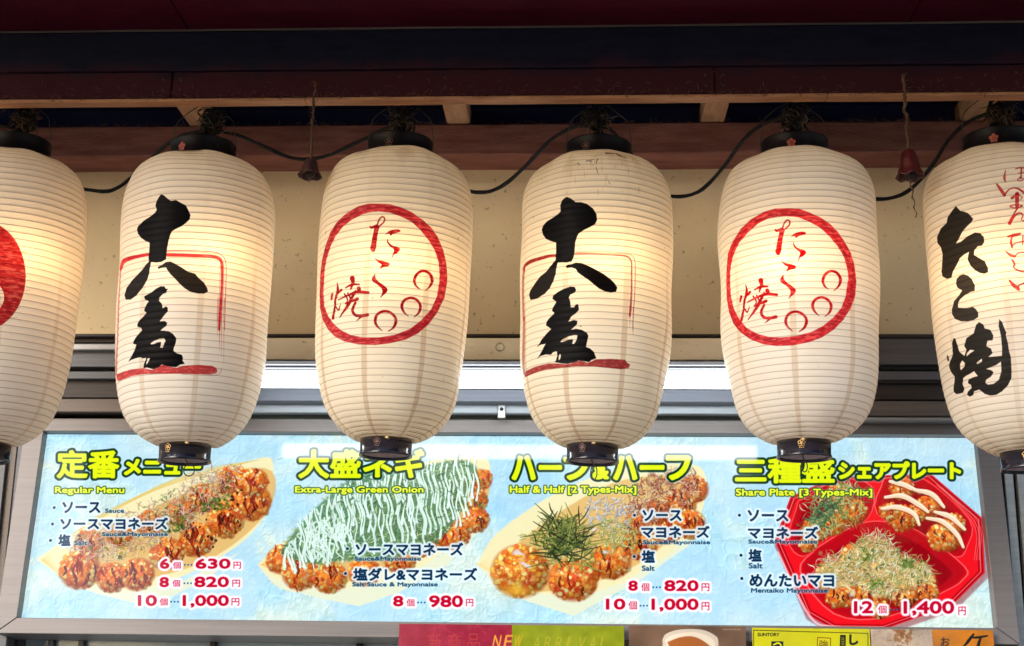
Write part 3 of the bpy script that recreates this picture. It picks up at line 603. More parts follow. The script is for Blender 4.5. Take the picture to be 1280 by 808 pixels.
m_, nt_, p_ = new_mat('backlit_menu_print')
ti = nd(nt_, 'ShaderNodeTexImage'); ti.image = IM; ti.interpolation = 'Cubic'
uvn = nd(nt_, 'ShaderNodeUVMap'); nt_.links.new(uvn.outputs[0], ti.inputs[0])
nt_.links.new(ti.outputs[0], p_.inputs['Emission Color']); p_.inputs['Emission Strength'].default_value = .46
dk = nd(nt_, 'ShaderNodeMix', data_type='RGBA', blend_type='MULTIPLY'); dk.inputs[0].default_value = 1; dk.inputs[7].default_value = (.07, .07, .07, 1)
nt_.links.new(ti.outputs[0], dk.inputs[6]); nt_.links.new(dk.outputs[2], p_.inputs['Base Color'])
p_.inputs['Roughness'].default_value = .07; p_.inputs['Specular IOR Level'].default_value = .38
nz = nd(nt_, 'ShaderNodeTexNoise'); nz.inputs['Scale'].default_value = 3; bp = nd(nt_, 'ShaderNodeBump'); bp.inputs['Strength'].default_value = .02; bp.inputs['Distance'].default_value = .01
nt_.links.new(nz.outputs[0], bp.inputs['Height']); nt_.links.new(bp.outputs[0], p_.inputs['Normal'])
def uvquad(me, u0=0, u1=1, v0=0, v1=1):
    u = me.uv_layers.new(name='UVMap'); c = np.array([v.co[:] for v in me.vertices]); mn, mx = c.min(0), c.max(0)
    for l in me.loops:
        q = me.vertices[l.vertex_index].co; u.data[l.index].uv = (u0+(u1-u0)*(q.x-mn[0])/(mx[0]-mn[0]), v0+(v1-v0)*(q.z-mn[2])/(mx[2]-mn[2]))
box_ = empty('menu_light_box', M=MB, label='wide glowing menu light box with photos of octopus balls, Japanese menu names and prices', cat='menu board')
def local_mesh(name, V, Fc, mat, parent, **k):
    o = link(name, mesh(name, V, Fc, mat), parent, local=True, **k); return o
pm = local_mesh('menu_sheet', [(0, 0, 0), (BW, 0, 0), (BW, 0, BH), (0, 0, BH)], [(0, 1, 2, 3)], m_, box_); uvquad(pm.data)
def frame_bar(p, parent):
    V = [(x, -.028, z) for x, z in p]+[(x, .09, z) for x, z in p]
    bm = bmesh.new(); vs = [bm.verts.new(v) for v in V]
    for f in ((0, 1, 2, 3), (7, 6, 5, 4), (0, 4, 5, 1), (1, 5, 6, 2), (2, 6, 7, 3), (3, 7, 4, 0)): bm.faces.new([vs[i] for i in f])
    bmesh.ops.recalc_face_normals(bm, faces=bm.faces); bmesh.ops.bevel(bm, geom=list(bm.edges), offset=.0015, segments=1, affect='EDGES')
    link('frame_rail', from_bm('frame_rail', bm, M_alu), parent, local=True)
wl, wr, wt, wb = .052, .052, .036, .040; e = .0003
frame_bar([(-wl, -wb), (-e, -e), (-e, BH+e), (-wl, BH+wt)], box_); frame_bar([(BW+wr, -wb), (BW+wr, BH+wt), (BW+e, BH+e), (BW+e, -e)], box_)
frame_bar([(-wl+.001, -wb), (BW+wr-.001, -wb), (BW, -e-.001), (0, -e-.001)], box_); frame_bar([(0, BH+.001), (BW, BH+.001), (BW+wr-.001, BH+wt), (-wl+.001, BH+wt)], box_)
local_mesh('back_panel', [(-.04, .085, -.03), (BW+.04, .085, -.03), (BW+.04, .085, BH+.03), (-.04, .085, BH+.03)], [(0, 1, 2, 3)], M_black, box_)

# ------------------------------------------------------------------ posters under the box
YP = YB-.05
def poster(x0, x1, ytop, paint, label, bgc, rough=.35, Hm=.30, cat='poster'):
    a, b = at(x0, ytop, YP), at(x1, ytop, YP); W_ = b.x-a.x; sc = 1400.
    def tf(P):
        d = rays(P); Q = CAM+d*(YP/d[:, 1:2]); return np.c_[(Q[:, 0]-a.x)*sc, (a.z-Q[:, 2])*sc]
    c = Canvas(int(W_*sc), int(Hm*sc), tf, sc*YP/F, bgc); paint(c)
    im = c.image(label.split()[0]+'_print'); m, nt, p = new_mat('printed_poster')
    t_ = nd(nt, 'ShaderNodeTexImage'); t_.image = im; uv = nd(nt, 'ShaderNodeUVMap'); nt.links.new(uv.outputs[0], t_.inputs[0]); nt.links.new(t_.outputs[0], p.inputs['Base Color']); p.inputs['Roughness'].default_value = rough
    nn = 24; V = []; Fc = []
    for i in range(nn+1):
        q = i/nn; yy = .0025*math.sin(q*9+x0)
        V += [(a.x+W_*q, YP+yy, a.z-Hm), (a.x+W_*q, YP+yy-.001*math.sin(q*5), a.z), (a.x+W_*q, YP+yy+.0015, a.z-Hm), (a.x+W_*q, YP+yy+.0015, a.z)]
    for i in range(nn):
        k = 4*i; Fc += [(k, k+4, k+5, k+1), (k+2, k+3, k+7, k+6), (k+1, k+5, k+7, k+3), (k, k+2, k+6, k+4)]
    Fc += [(0, 1, 3, 2), (4*nn, 4*nn+2, 4*nn+3, 4*nn+1)]
    o = link('poster', mesh('poster', V, Fc, m), label=label, cat=cat); uvquad(o.data)
def rgbn(c, amp=.03): c.c += ((vnoise(c.H, c.W, 30, 30, 4, 21)-.5)*2*amp*2)[..., None].astype(np.float32)
def p_new(c):
    q = c.tf(np.array([(640, 790)]))[0, 0]
    c.c[:, :int(q)] = (.56, .09, .20); c.c[:, int(q):] = (.50, .54, .03); rgbn(c)
    gold = (.86, .60, .22)
    for s, x in (('新', 536), ('商', 560), ('品', 584)): text(c, s, (x, 792, x+16, 814), (.68, .22, .22), .1)
    for s, x in (('N', 615), ('E', 629), ('W', 641)): text(c, s, (x, 794, x+9, 810), gold if x < 635 else (.75, .62, .1), .4, slant=.2)
    for i, s in enumerate('ARRIVAL'): text(c, s, (665+i*14, 796, (668 if s == 'I' else 674)+i*14, 812), (.62, .60, .10), .2, slant=.2)
    flk = [(.74, .16, .30)]
    for i in range(26):
        x, y = U(500, 640), U(782, 815); c.stroke([(x, y), (x+U(-9, 9), y+U(-7, 7)), (x+U(-12, 12), y+U(-9, 9))], .6, (.78, .22, .34), .5)
def p_bowl(c):
    c.c[:] = (.40, .30, .23); n = vnoise(c.H, c.W, 90, 60, 3, 4)[..., None]; c.c[:] = c.c*(.75+.5*n)
    c.poly([(828, 800), (832, 793), (845, 788), (863, 786.5), (880, 788), (893, 794), (898, 802), (896, 830), (880, 870), (840, 870), (830, 830)], (.78, .72, .66), smooth=5)
    c.poly([(831, 801), (838, 795), (855, 791), (872, 791), (888, 797), (894, 806), (888, 816), (862, 820), (838, 815)], (.86, .80, .72), smooth=5)
    c.poly([(834, 803), (850, 797), (866, 796), (880, 802), (890, 812), (880, 820), (845, 820)], (.62, .34, .14), smooth=5, soft=1)
    for k in range(12): c.splat(904+k*1.9, 786.8, .6, .9, 0, (.8, .76, .7), .7, .5)
def p_yel(c):
    c.c[:] = (.76, .74, .05); rgbn(c, .015)
    for q in ([(942, 788), (942, 880)], [(942, 788), (1085, 792)], [(1085, 792), (1085, 880)]): c.stroke(q, 1.1, (.25, .25, .05), .9)
    text(c, 'SUNTORY', (947, 791.5, 974, 795.5), (.05, .06, .08), .35)
    c.poly([(964, 802), (979, 802), (979, 830), (964, 830)], (.03, .10, .14)); c.stroke([(967, 806), (973, 804), (976, 808), (970, 813)], 2, (.86, .84, .05))
    for q in ([(1022, 797), (1038, 798)], [(1038, 798), (1038, 820)], [(1022, 797), (1021, 820)]): c.stroke(q, 1, (.45, .22, .03))
    text(c, '強', (1024, 800.5, 1035, 812), (.35, .2, .03), .3)
    c.poly([(1050, 794), (1057, 794), (1056, 840), (1048, 840)], (.04, .05, .05)); [c.stroke([(1051.5, 798+k*2.2), (1053.5, 797.4+k*2.2), (1055, 798.4+k*2.2)], .6, (.86, .84, .05), .9, 3) for k in range(7)]
    text(c, 'し', (1062, 794, 1072, 806), (.06, .07, .05), .9)
def p_washi(c):
    n = vnoise(c.H, c.W, 30, 30, 4, 31)[..., None]; c.c[:] = np.array((.70, .62, .55))*(.85+.3*n)
    for i in range(50):
        x = R_.gauss(1128, 7); y = R_.gauss(794, 7); c.splat(x, y, U(1, 5), U(1, 3), U(0, 3), jit((.46, .28, .12)), .6, .6)
    for i in range(260): x, y = U(1088, 1168), U(784, 860); c.splat(x, y, U(.4, 1), U(.4, 1), 0, jit((.45, .36, .3), .15), .6)
    q = int(c.tf(np.array([(1165, 790)]))[0, 0]); n2 = vnoise(c.H, c.W, 40, 40, 3, 32)[..., None]; c.c[:, q:] = (np.array((.74, .44, .08))*(.85+.3*n2))[:, q:]
    text(c, 'お', (1176, 797, 1187, 808), (.12, .05, .03), .4)
    for q_ in (([(1217, 793), (1211, 801), (1204, 810)], [2.5, 4, 2]), ([(1213, 797), (1222, 797), (1234, 795)], [2, 3, 2]), ([(1226, 797), (1223, 806), (1220, 820)], [2, 4, 3]), ([(1205, 808), (1207, 822)], [3, 3])): c.stroke(q_[0], q_[1], (.08, .04, .03))
poster(499, 780, 780, p_new, 'magenta and lime new arrival poster with faint gold lettering under the menu box', (1, 1, 1))
poster(786, 932, 782, p_bowl, 'brown photo poster of a white bowl under the middle of the menu box', (1, 1, 1))
poster(940, 1087, 785, p_yel, 'bright yellow drink poster with a thin dark border under the menu box', (1, 1, 1))
poster(1088.5, 1241, 786.5, p_washi, 'speckled paper and ochre poster with brush lettering, rightmost under the menu box', (1, 1, 1))

# ------------------------------------------------------------------ paper lanterns
YL_ = 2.93
LP = [((22.5, 182), (-21.5, 577)), ((254.5, 186), (230.5, 578.5)), ((500.6, 182), (482, 571.5)), ((748.3, 186), (740.3, 579)), ((992.8, 183), (1005.4, 574)), ((1245.5, 176), (1287, 588.5))]
EMB = [-20, -24, -12, -23, -14, -22]
PXR = [(201, 43), (203, 53), (207, 65), (213, 76), (221, 86), (232, 93), (246, 98), (264, 100.3), (300, 101), (342, 101), (380, 100.6), (411, 99.7), (440, 98.3), (460, 96.6), (478, 94.2), (494, 91), (508, 87), (520, 81.5), (531, 73.5), (540, 64), (547, 53), (551, 44), (553, 35)]
PT, PB = at(*LP[4][0], YL_), at(*LP[4][1], YL_); LN = (PT-PB).length
prof = []
for y, hw in PXR:
    f = (574-y)/(574-183); p = PB+(PT-PB)*f; # refine so that the axis point projects to row y
    for _ in range(6):
        d = np.array(p)-CAM; yy = 404-F*(d@UP)/(d@FW); f += (yy-y)/(574-183); p = PB+(PT-PB)*f
    prof.append((f*LN, hw*((np.array(p)-CAM)@FW)/F*.985))
prof = prof[::-1]
P_ = cr([(z, r) for z, r in prof], 10); seg = np.r_[0, np.cumsum(np.hypot(*np.diff(P_, axis=0).T))]; AL = seg[-1]
def pz(s): return np.interp(s, seg, P_[:, 0])
def pr(s): return np.interp(s, seg, P_[:, 1])
Z0, Z1 = P_[0, 0], P_[-1, 0]
def r_of_z(z): return np.interp(z, P_[:, 0], P_[:, 1], left=.0, right=.0)
TURN = 52; NC = 144; SUB = 6
RS = (.93, .935, .955, .945, .975, .93)      # some lanterns are a little slimmer than others
def sagf(i):
    g = random.Random(90+i); q = [(g.randint(1, 5), g.uniform(6, 34), g.uniform(0, 6.28), g.uniform(.0003, .0010)) for _ in range(7)]
    return lambda th, S_: .0010*np.sin(th*8+S_*9+i)+sum(a*np.sin(th*n_+S_*f+p) for n_, f, p, a in q)
def paper_mesh(idx):
    wf = sagf(idx)
    rows = TURN*SUB+1; th = (np.arange(NC+1)/NC*2*math.pi-math.pi)[None, :]; K_ = np.arange(-SUB//2, rows+SUB//2)[:, None]; rows = len(K_)
    # rows follow the one spiral hoop, so every crease is a line of vertices
    S_ = np.clip((K_/SUB+th/(2*math.pi))/TURN*AL, 0, AL)
    # each strip of paper bellies out a little between two turns of the hoop
    bel = np.abs(np.sin(math.pi*K_/SUB))**.8*.0008
    wob = wf(th, S_)
    ds = 1e-3; dr = (pr(S_+ds)-pr(S_-ds)); dz = (pz(S_+ds)-pz(S_-ds)); n = np.hypot(dr, dz); nr_, nz_ = dz/n, -dr/n
    fade = np.clip(np.minimum(S_, AL-S_)/.012, 0, 1)
    r = pr(S_)+(bel+wob)*nr_*fade; z = pz(S_)+(bel+wob)*nz_*fade
    V = np.stack([r*np.sin(th), -r*np.cos(th), z], -1).reshape(-1, 3)
    i = np.arange(rows-1)[:, None]*(NC+1)+np.arange(NC)[None, :]; Fc = np.stack([i, i+1, i+NC+2, i+NC+1], -1).reshape(-1, 4)
    m = bpy.data.meshes.new('paper_shade'); m.vertices.add(len(V)); m.vertices.foreach_set('co', V.ravel())
    m.loops.add(Fc.size); m.loops.foreach_set('vertex_index', Fc.ravel()); m.polygons.add(len(Fc)); m.polygons.foreach_set('loop_start', np.arange(0, Fc.size, 4)); m.polygons.foreach_set('loop_total', np.full(len(Fc), 4))
    m.update(calc_edges=True); m.polygons.foreach_set('use_smooth', np.ones(len(Fc), bool))
    U_ = np.stack([(th/(2*math.pi)+.5)+0*S_, S_/AL], -1).reshape(-1, 2)[Fc.ravel()]
    uv = m.uv_layers.new(name='UVMap'); uv.data.foreach_set('uv', U_.ravel()); m.validate(); return m
def hoop_mesh(idx):
    wf = sagf(idx)
    n = 64; N = int((TURN-.6)*n); pts = []
    for k in range(int(.6*n), N):
        # crease where S/AL*TURN - th/2pi is a whole number
        q = k/n; j = math.floor(q); th = (q-j)*2*math.pi-math.pi; S0 = (j+th/(2*math.pi))/TURN*AL
        if S0 < .002 or S0 > AL-.002: continue
        fd = min(1, max(0, min(S0, AL-S0)/.012)); r = float(pr(S0))-.0009+float(wf(th, S0))*fd; pts.append((r*math.sin(th), -r*math.cos(th), float(pz(S0))))
    return tube('bamboo_hoop', pts, .0006, M_rib, 5)

# ---- ink painting, kept in each lantern's own angle / height
ALPHA0, ALPHA1 = -115, 115
def lantern_M(i):
    a, b = at(*LP[i][1], YL_), at(*LP[i][0], YL_); zax = (b-a).normalized(); xax = Vector((1, 0, 0)); yax = zax.cross(xax).normalized(); xax = yax.cross(zax).normalized()
    s = (b-a).length/LN
    return Matrix.Translation(a) @ Matrix((xax, yax, zax)).transposed().to_4x4() @ Matrix.Rotation(math.radians(EMB[i]), 4, 'Z') @ Matrix.Diagonal((s*RS[i], s*RS[i], s, 1))
IW, IH = 1500, 1300
def lantern_tf(i):
    Mi = np.array(lantern_M(i).inverted()); o = Mi[:3, :3]@CAM+Mi[:3, 3]
    def tf(P):
        d = rays(P)@Mi[:3, :3].T; tc_ = -(o[:2]@d[:, :2].T)/(d[:, :2]**2).sum(1)    # closest approach to the axis
        dl = np.sqrt((d[:, :2]**2).sum(1)); T = tc_[:, None]+np.linspace(-.24, 0, 160)[None, :]/dl[:, None]
        Q = o+d[:, None, :]*T[..., None]; g = np.hypot(Q[..., 0], Q[..., 1])-r_of_z(Q[..., 2]); hit = (g < 0)
        k = np.where(hit.any(1), hit.argmax(1), np.abs(g).argmin(1)); k = np.clip(k, 1, 159); ii = np.arange(len(k))
        g0, g1 = g[ii, k-1], g[ii, k]; f = np.where(hit.any(1), np.clip(g0/(g0-g1+1e-12), 0, 1), 1)
        q = Q[ii, k-1]+(Q[ii, k]-Q[ii, k-1])*f[:, None]; th = np.degrees(np.arctan2(q[:, 0], -q[:, 1]))
        s = np.interp(q[:, 2], P_[:, 0], seg)/AL
        return np.c_[(th-ALPHA0)/(ALPHA1-ALPHA0)*IW, (1-s)*IH]
    return tf
def Z(ox, oy, s, pts): return [(ox+x/s, oy+y/s) for x, y in pts]
BLK, RD = (.03, .025, .035), (.80, .0, .14)
def paint_dai(c, big):
    if big:   # the lantern left of the pair
        o, s = (140, 235), 8; o2 = (140, 305); o3 = (140, 380)
        A = [(490,65),(520,75),(560,110),(590,130),(640,122),(690,150),(740,175),(760,215),(785,270),(775,315),(740,350),(690,385),(640,410),(600,435),(585,470),(570,520),(560,580),(552,640),(545,720),(500,745),(450,750),(400,745),(372,760),(368,700),(375,640),(378,550),(340,535),(290,500),(262,460),(250,420),(262,380),(310,330),(370,290),(430,245),(445,220),(432,180),(440,140),(465,100)]
        B = [(372,180),(395,190),(382,240),(375,290),(360,345),(330,400),(290,460),(240,520),(190,560),(140,560),(128,510),(150,440),(200,370),(250,315),(300,265),(335,215)]
        C = [(460,235),(500,215),(545,185),(590,180),(640,205),(700,240),(760,280),(830,300),(870,345),(920,390),(950,440),(960,480),(920,500),(860,500),(790,485),(730,450),(680,405),(640,360),(590,310),(560,270),(545,240),(500,245),(470,255)]
        D = [(490,-175),(530,-172),(540,-150),(565,-148),(550,-130),(548,-110),(510,-95),(475,-60),(472,-30),(500,0),(508,45),(540,25),(560,40),(560,75),(520,120),(475,175),(530,172),(553,190),(545,220),(510,245),(485,268),(520,268),(570,275),(610,300),(645,345),(640,390),(620,440),(615,470),(650,495),(700,510),(712,545),(705,565),(730,600),(680,610),(640,635),(590,630),(540,620),(500,605),(460,635),(410,655),(370,645),(345,635),(312,645),(318,600),(340,545),(330,540),(325,545),(300,545),(285,535),(240,545),(200,560),(165,580),(190,535),(220,480),(245,410),(210,400),(215,380),(250,320),(300,265),(290,240),(255,230),(255,200),(270,170),(310,130),(340,90),(320,70),(325,40),(345,0),(365,-25),(325,-45),(320,-75),(345,-90),(400,-120),(440,-150)]
        H = [[(385,395),(420,370),(470,350),(520,345),(535,370),(520,400),(505,440),(480,435),(490,400),(490,380),(450,385),(420,400),(390,405)], [(375,545),(360,580),(340,610),(345,570),(355,545)]]
        T = lambda p, w_, a=.97, oo=o2: c.stroke(Z(*oo, s, p), [v/s for v in w_] if hasattr(w_, '__len__') else w_/s, RD, a)
        T([(85,260),(100,215),(125,175),(180,150),(250,130),(370,108),(480,108)], [22,40,46,44,36,34,30])
        T([(480,110),(555,113),(700,115),(850,118),(1000,125),(1070,145),(1098,190),(1102,260),(1100,350),(1095,450),(1088,550),(1080,660),(1075,760),(1072,860)], [38,38,36,38,38,36,32,28,26,26,26,28,28,22], .95)
        T([(555,70),(750,66),(1000,78),(1080,102),(1130,155),(1142,260),(1132,480),(1125,700),(1125,860)], [9,8,9,8,8,7,7,7,6], .9)
        for dx, w_, y1 in ((-22, 5, 330), (0, 12, 470), (20, 7, 530), (42, 6, 610)): T([(1080+dx, -60), (1072+dx, 100), (1068+dx+8, 250), (1066+dx+14, y1)], [w_, w_, w_*.9, 2], .8, o3)
        for w_, dx in ((6, -20), (5, 22)): T([(1102+dx, 200), (1095+dx, 400), (1082+dx, 640), (1075+dx, 760)], w_, .55)
        T([(95,200),(84,260),(76,400),(68,560),(62,760)], [26,20,16,18,16], .7); T([(62,150),(56,300),(50,420),(46,560),(46,710)], [16,14,13,15,14], .7, o3)
        c.poly(Z(*o3, s, [(50,705),(110,680),(200,655),(300,645),(400,660),(480,620),(510,605),(560,625),(640,640),(720,620),(860,610),(1000,620),(1045,640),(1055,670),(1045,695),(980,705),(850,703),(700,700),(560,700),(420,700),(300,705),(200,725),(110,755),(70,775),(50,745)]), (.78, .03, .11), alpha=.93)
        T([(700,706),(850,712),(1020,716),(1065,705),(1092,675),(1095,640)], 5, .8, o3)
        c.poly(Z(*o, s, A), BLK); c.poly(Z(*o2, s, B), (.06, .055, .07), alpha=.99); c.poly(Z(*o2, s, C), (.05, .03, .025), alpha=.985); c.poly(Z(*o3, s, D), BLK, [Z(*o3, s, h) for h in H])
        for k in range(26):
            x = U(600, 900); y = 260+(x-600)*.62+U(-30, 60)
            c.stroke(Z(*o2, s, [(x, y), (x+U(10, 40), y+U(-2, 24))]), U(.2, .5), (.35, .26, .14), .5, 3)
        for k in range(8): c.stroke(Z(*o2, s, [(150+k*18, 540-k*28), (175+k*18, 520-k*25), (235+k*14, 500-k*27)]), .8, (.25, .24, .26), .3, 3)
    else:
        s = 8; o = (645, 235); o2 = (645, 305); o3 = (645, 380)
        A = [(512,92),(555,110),(600,145),(650,145),(710,160),(770,205),(805,260),(812,320),(790,365),(740,395),(680,425),(630,460),(610,500),(595,560),(590,640),(582,690),(560,740),(510,750),(470,748),(420,750),(380,800),(345,800),(365,755),(395,720),(400,640),(400,550),(350,535),(295,510),(265,465),(255,420),(270,375),(310,335),(370,300),(430,260),(450,240),(447,180),(462,130),(490,105)]
        B = [(385,185),(418,195),(405,245),(398,300),(375,370),(340,440),(290,500),(210,550),(150,562),(135,510),(155,460),(200,390),(240,330),(300,280),(340,225)]
        C = [(497,225),(520,210),(560,205),(600,190),(660,195),(730,225),(800,260),(880,305),(940,350),(990,400),(1012,440),(1000,480),(950,490),(890,478),(830,450),(780,410),(720,360),(660,320),(620,290),(600,255),(560,240),(510,245)]
        D = [(545,-172),(590,-168),(605,-135),(590,-110),(545,-90),(530,-60),(545,-20),(548,35),(580,35),(600,5),(625,5),(632,60),(600,95),(550,130),(522,178),(575,160),(615,170),(610,205),(570,240),(550,258),(600,248),(660,260),(710,290),(725,320),(715,365),(700,430),(740,445),(780,480),(790,510),(805,545),(760,560),(730,585),(680,575),(620,568),(560,590),(520,600),(460,598),(385,585),(400,565),(410,520),(405,475),(370,485),(350,510),(300,508),(250,525),(215,555),(245,510),(265,465),(295,400),(250,410),(210,435),(235,400),(260,350),(300,300),(345,250),(295,215),(300,180),(330,140),(380,90),(355,70),(362,40),(390,0),(400,-20),(362,-50),(370,-85),(420,-120),(480,-150)]
        H = [[(440,375),(460,355),(520,325),(580,312),(612,315),(605,350),(590,385),(575,400),(558,395),(570,370),(560,350),(520,355),(480,375),(445,382)], [(425,565),(428,510),(440,500),(445,520),(440,550)]]
        T = lambda p, w_, a=.97, oo=o2: c.stroke(Z(*oo, s, p), [v/s for v in w_] if hasattr(w_, '__len__') else w_/s, (.62, .06, .09), a)
        T([(88,260),(96,222),(150,180),(230,150),(320,125),(395,118),(480,112)], [20,30,38,36,32,30,20])
        T([(560,106),(750,104),(950,112),(1080,122),(1130,145),(1150,190),(1150,300),(1148,500),(1142,640),(1138,720)], [18,16,16,20,16,14,16,18,24,20], .85)
        T([(600,90),(900,94),(1100,104),(1160,122),(1185,180),(1185,300),(1180,500),(1170,700),(1170,860)], [6,6,7,7,7,9,8,9,6], .8)
        T([(1140,20),(1138,60),(1132,110),(1128,150)], [18,18,12,4], .8, o3); T([(1142,100),(1140,170),(1136,245)], [5,5,2], .7, o3); T([(1168,40),(1168,150),(1168,240),(1173,320)], [8,7,6,2], .8, o3)
        T([(88,240),(76,400),(70,600),(72,760)], [26,22,24,24], .75); T([(74,140),(74,300),(76,450),(80,580),(86,700)], [24,24,24,24,18], .75, o3)
        c.poly(Z(*o3, s, [(85,690),(110,670),(200,630),(320,598),(400,595),(480,605),(540,600),(600,570),(660,572),(720,590),(800,555),(950,550),(1095,558),(1110,585),(1145,610),(1125,645),(1050,655),(900,640),(760,625),(600,625),(450,640),(300,660),(180,700),(95,735)]), (.60, .02, .08), alpha=.95)
        for a_, b_, w_ in (((757, 192), (770, 193), 2.2), ((770, 193), (784, 198), 1.6), ((733, 201), (740, 203), 1.5), ((747, 199), (745, 206), 1.6), ((745, 209), (748, 219), 1.0), ((761, 227), (764, 231), .9), ((722, 204), (725, 207), 1.3), ((738, 200), (743, 199), 1.2)):
            c.stroke([a_, ((a_[0]+b_[0])/2+U(-1, 1), (a_[1]+b_[1])/2+U(-1, 1)), b_], [w_, w_*.7, w_*.3], (.28, .19, .09), .9, 3)
        for k in range(26): x, y = U(700, 800), U(193, 240); c.stroke([(x, y), (x+U(-.6, .6), y+U(1, 9))], U(.4, 1.2), (.55, .40, .18), U(.2, .5), 2)
        c.poly(Z(*o, s, A), BLK); c.poly(Z(*o2, s, B), (.055, .055, .07), alpha=.99); c.poly(Z(*o2, s, C), (.035, .022, .02)); c.poly(Z(*o3, s, D), BLK, [Z(*o3, s, h) for h in H])
def paint_tako(c, which):
    s = 7.53
    if which == 0:
        o, o2 = (395, 250), (395, 340); dk = (.74, .0, .15)
        OU = [(600,40),(700,45),(800,70),(900,115),(1000,185),(1080,260),(1140,350),(1190,480),(1215,600),(1225,720),(1225,778),(1205,928),(1150,1058),(1070,1168),(960,1258),(840,1318),(700,1353),(560,1368),(400,1363),(270,1333),(180,1288),(110,1218),(60,1128),(35,1018),(30,878),(35,758),(38,690),(55,560),(90,430),(140,300),(210,200),(300,120),(400,65),(500,40)]
        IN = [(590,115),(700,125),(800,160),(900,210),(980,285),(1060,390),(1110,480),(1145,590),(1155,700),(1155,778),(1140,908),(1090,1028),(1000,1128),(880,1218),(740,1273),(600,1296),(450,1296),(330,1273),(240,1228),(170,1168),(110,1088),(75,998),(65,878),(72,758),(80,660),(100,560),(140,440),(190,340),(260,250),(340,190),(430,145),(510,122)]
        d1 = d2 = d3 = d4 = d5 = (0, 0); r2, r3 = (0, 0), (0, 0)
    else:
        o, o2 = (905, 255), (905, 340); dk = (.82, .0, .13)
        OU = [(600,43),(700,45),(800,80),(900,125),(990,185),(1060,260),(1120,350),(1180,460),(1215,570),(1235,700),(1240,740),(1235,870),(1200,980),(1130,1090),(1040,1180),(920,1260),(800,1305),(650,1335),(500,1340),(380,1325),(260,1280),(160,1210),(90,1130),(40,1020),(12,890),(8,740),(18,640),(45,470),(90,360),(160,240),(250,150),(370,80),(480,48)]
        IN = [(590,120),(700,130),(800,170),(900,225),(980,300),(1060,400),(1120,500),(1155,620),(1168,700),(1160,760),(1150,870),(1110,980),(1030,1070),(930,1150),(820,1210),(680,1245),(540,1258),(420,1252),(320,1225),(220,1170),(140,1080),(85,980),(55,870),(50,740),(58,640),(70,580),(100,480),(150,370),(230,270),(320,190),(420,140),(500,125)]
        d1 = (-27, -8); d2 = (-24, -16); d3 = (-18, -10); d4 = (-16, -12); d5 = (5, 20); r2, r3 = (26, -5), (24, 5)
    sh = lambda p, d: [(x+d[0], y+d[1]) for x, y in p]
    c.poly(Z(*o, s, OU), dk, [Z(*o, s, IN)], alpha=.97)
    E_ = c
    for k in range(90):      # dry-brush streaks along the ring
        a = U(0, 6.28); q = int(a/6.28*len(OU)) % len(OU); f = U(.15, .85); L = R_.randint(1, 3)
        ii = [(OU[(q+j) % len(OU)], IN[int((q+j)/len(OU)*len(IN)) % len(IN)]) for j in range(L+1)]
        p = [(A_[0]*f+B_[0]*(1-f), A_[1]*f+B_[1]*(1-f)) for A_, B_ in ii]
        if max(abs(A_[0]-B_[0])+abs(A_[1]-B_[1]) for A_, B_ in ii) < 190: c.stroke(Z(*o, s, p), U(.3, 1.0), R_.choice([(.5, .01, .1), (.85, .1, .2), (.42, .0, .08)]), .45, 3)
    k_ = (.60, .0, .06) if which == 0 else (.72, .0, .06)
    P = lambda p, d=(0, 0), oo=o: (c.poly(Z(*oo, s, sh(p, d)), k_, alpha=1, smooth=3), c.stroke(Z(*oo, s, sh(p+[p[0]], d)), .7, k_, 1, 3))
    P([(575,240),(600,255),(585,310),(572,400),(565,450),(550,488),(525,485),(512,455),(520,430),(535,350),(552,275),(520,275),(507,250),(530,255),(570,238)], d1)
    c.stroke(Z(*o, s, sh([(580,245),(596,195),(625,165),(648,180),(640,215),(605,248)], d1)), 15/s, k_, 1)
    P([(655,330),(690,300),(740,285),(780,285),(792,300),(760,312),(720,325),(705,340),(690,322)], d2)
    P([(675,375),(685,405),(720,435),(760,445),(790,465),(765,500),(735,515),(712,550),(730,500),(735,470),(700,440),(672,405)], d3)
    P([(555,550),(590,570),(640,580),(690,600),(680,622),(640,630),(600,648),(620,610),(590,590)], d4)
    P([(555,20),(560,60),(590,95),(640,130),(672,165),(660,195),(630,220),(605,245),(625,200),(620,160),(580,120),(535,90),(528,60)], (3, 8) if which else (0, 0), o2)
    for p, d in (([(985,162),(945,130),(928,80),(945,30),(975,2),(1010,-8),(1050,5),(1082,40),(1092,90),(1075,135),(1035,175)], (6, 0) if which else (0, 0)), ([(870,420),(825,375),(808,320),(830,270),(880,245),(930,250),(975,285),(988,335),(970,385),(925,425)], r2), ([(625,558),(575,510),(558,460),(580,400),(640,372),(700,385),(745,430),(750,480),(725,530),(680,562)], r3)):
        c.stroke(Z(*o2, s, sh(p, d)), [6/s, 22/s, 30/s, 27/s, 26/s, 26/s, 26/s, 30/s, 22/s, 8/s], k_, 1)
    q = lambda p, w_: c.stroke(Z(*o2, s, sh(p, d5)), [v*1.22/s for v in w_], k_, 1)
    q([(200,100),(208,170),(185,260),(180,330),(160,440)], [6,22,18,16,22]); q([(145,260),(155,210)], [16,20]); q([(240,170),(205,212)], [20,10]); q([(185,322),(215,360),(235,300)], [10,14,4])
    q([(340,60),(345,105),(325,165)], [40,26,12]); q([(280,150),(340,120),(405,118)], [12,22,14]); q([(215,265),(300,222),(390,190),(492,195)], [10,16,26,22]); q([(400,155),(410,185)], [34,26])
    q([(270,210),(298,260),(285,300)], [14,12,10]); q([(372,180),(335,250),(300,320),(225,430)], [18,24,26,8]); q([(390,255),(280,300)], [26,14]); q([(300,200),(330,260)], [12,14])
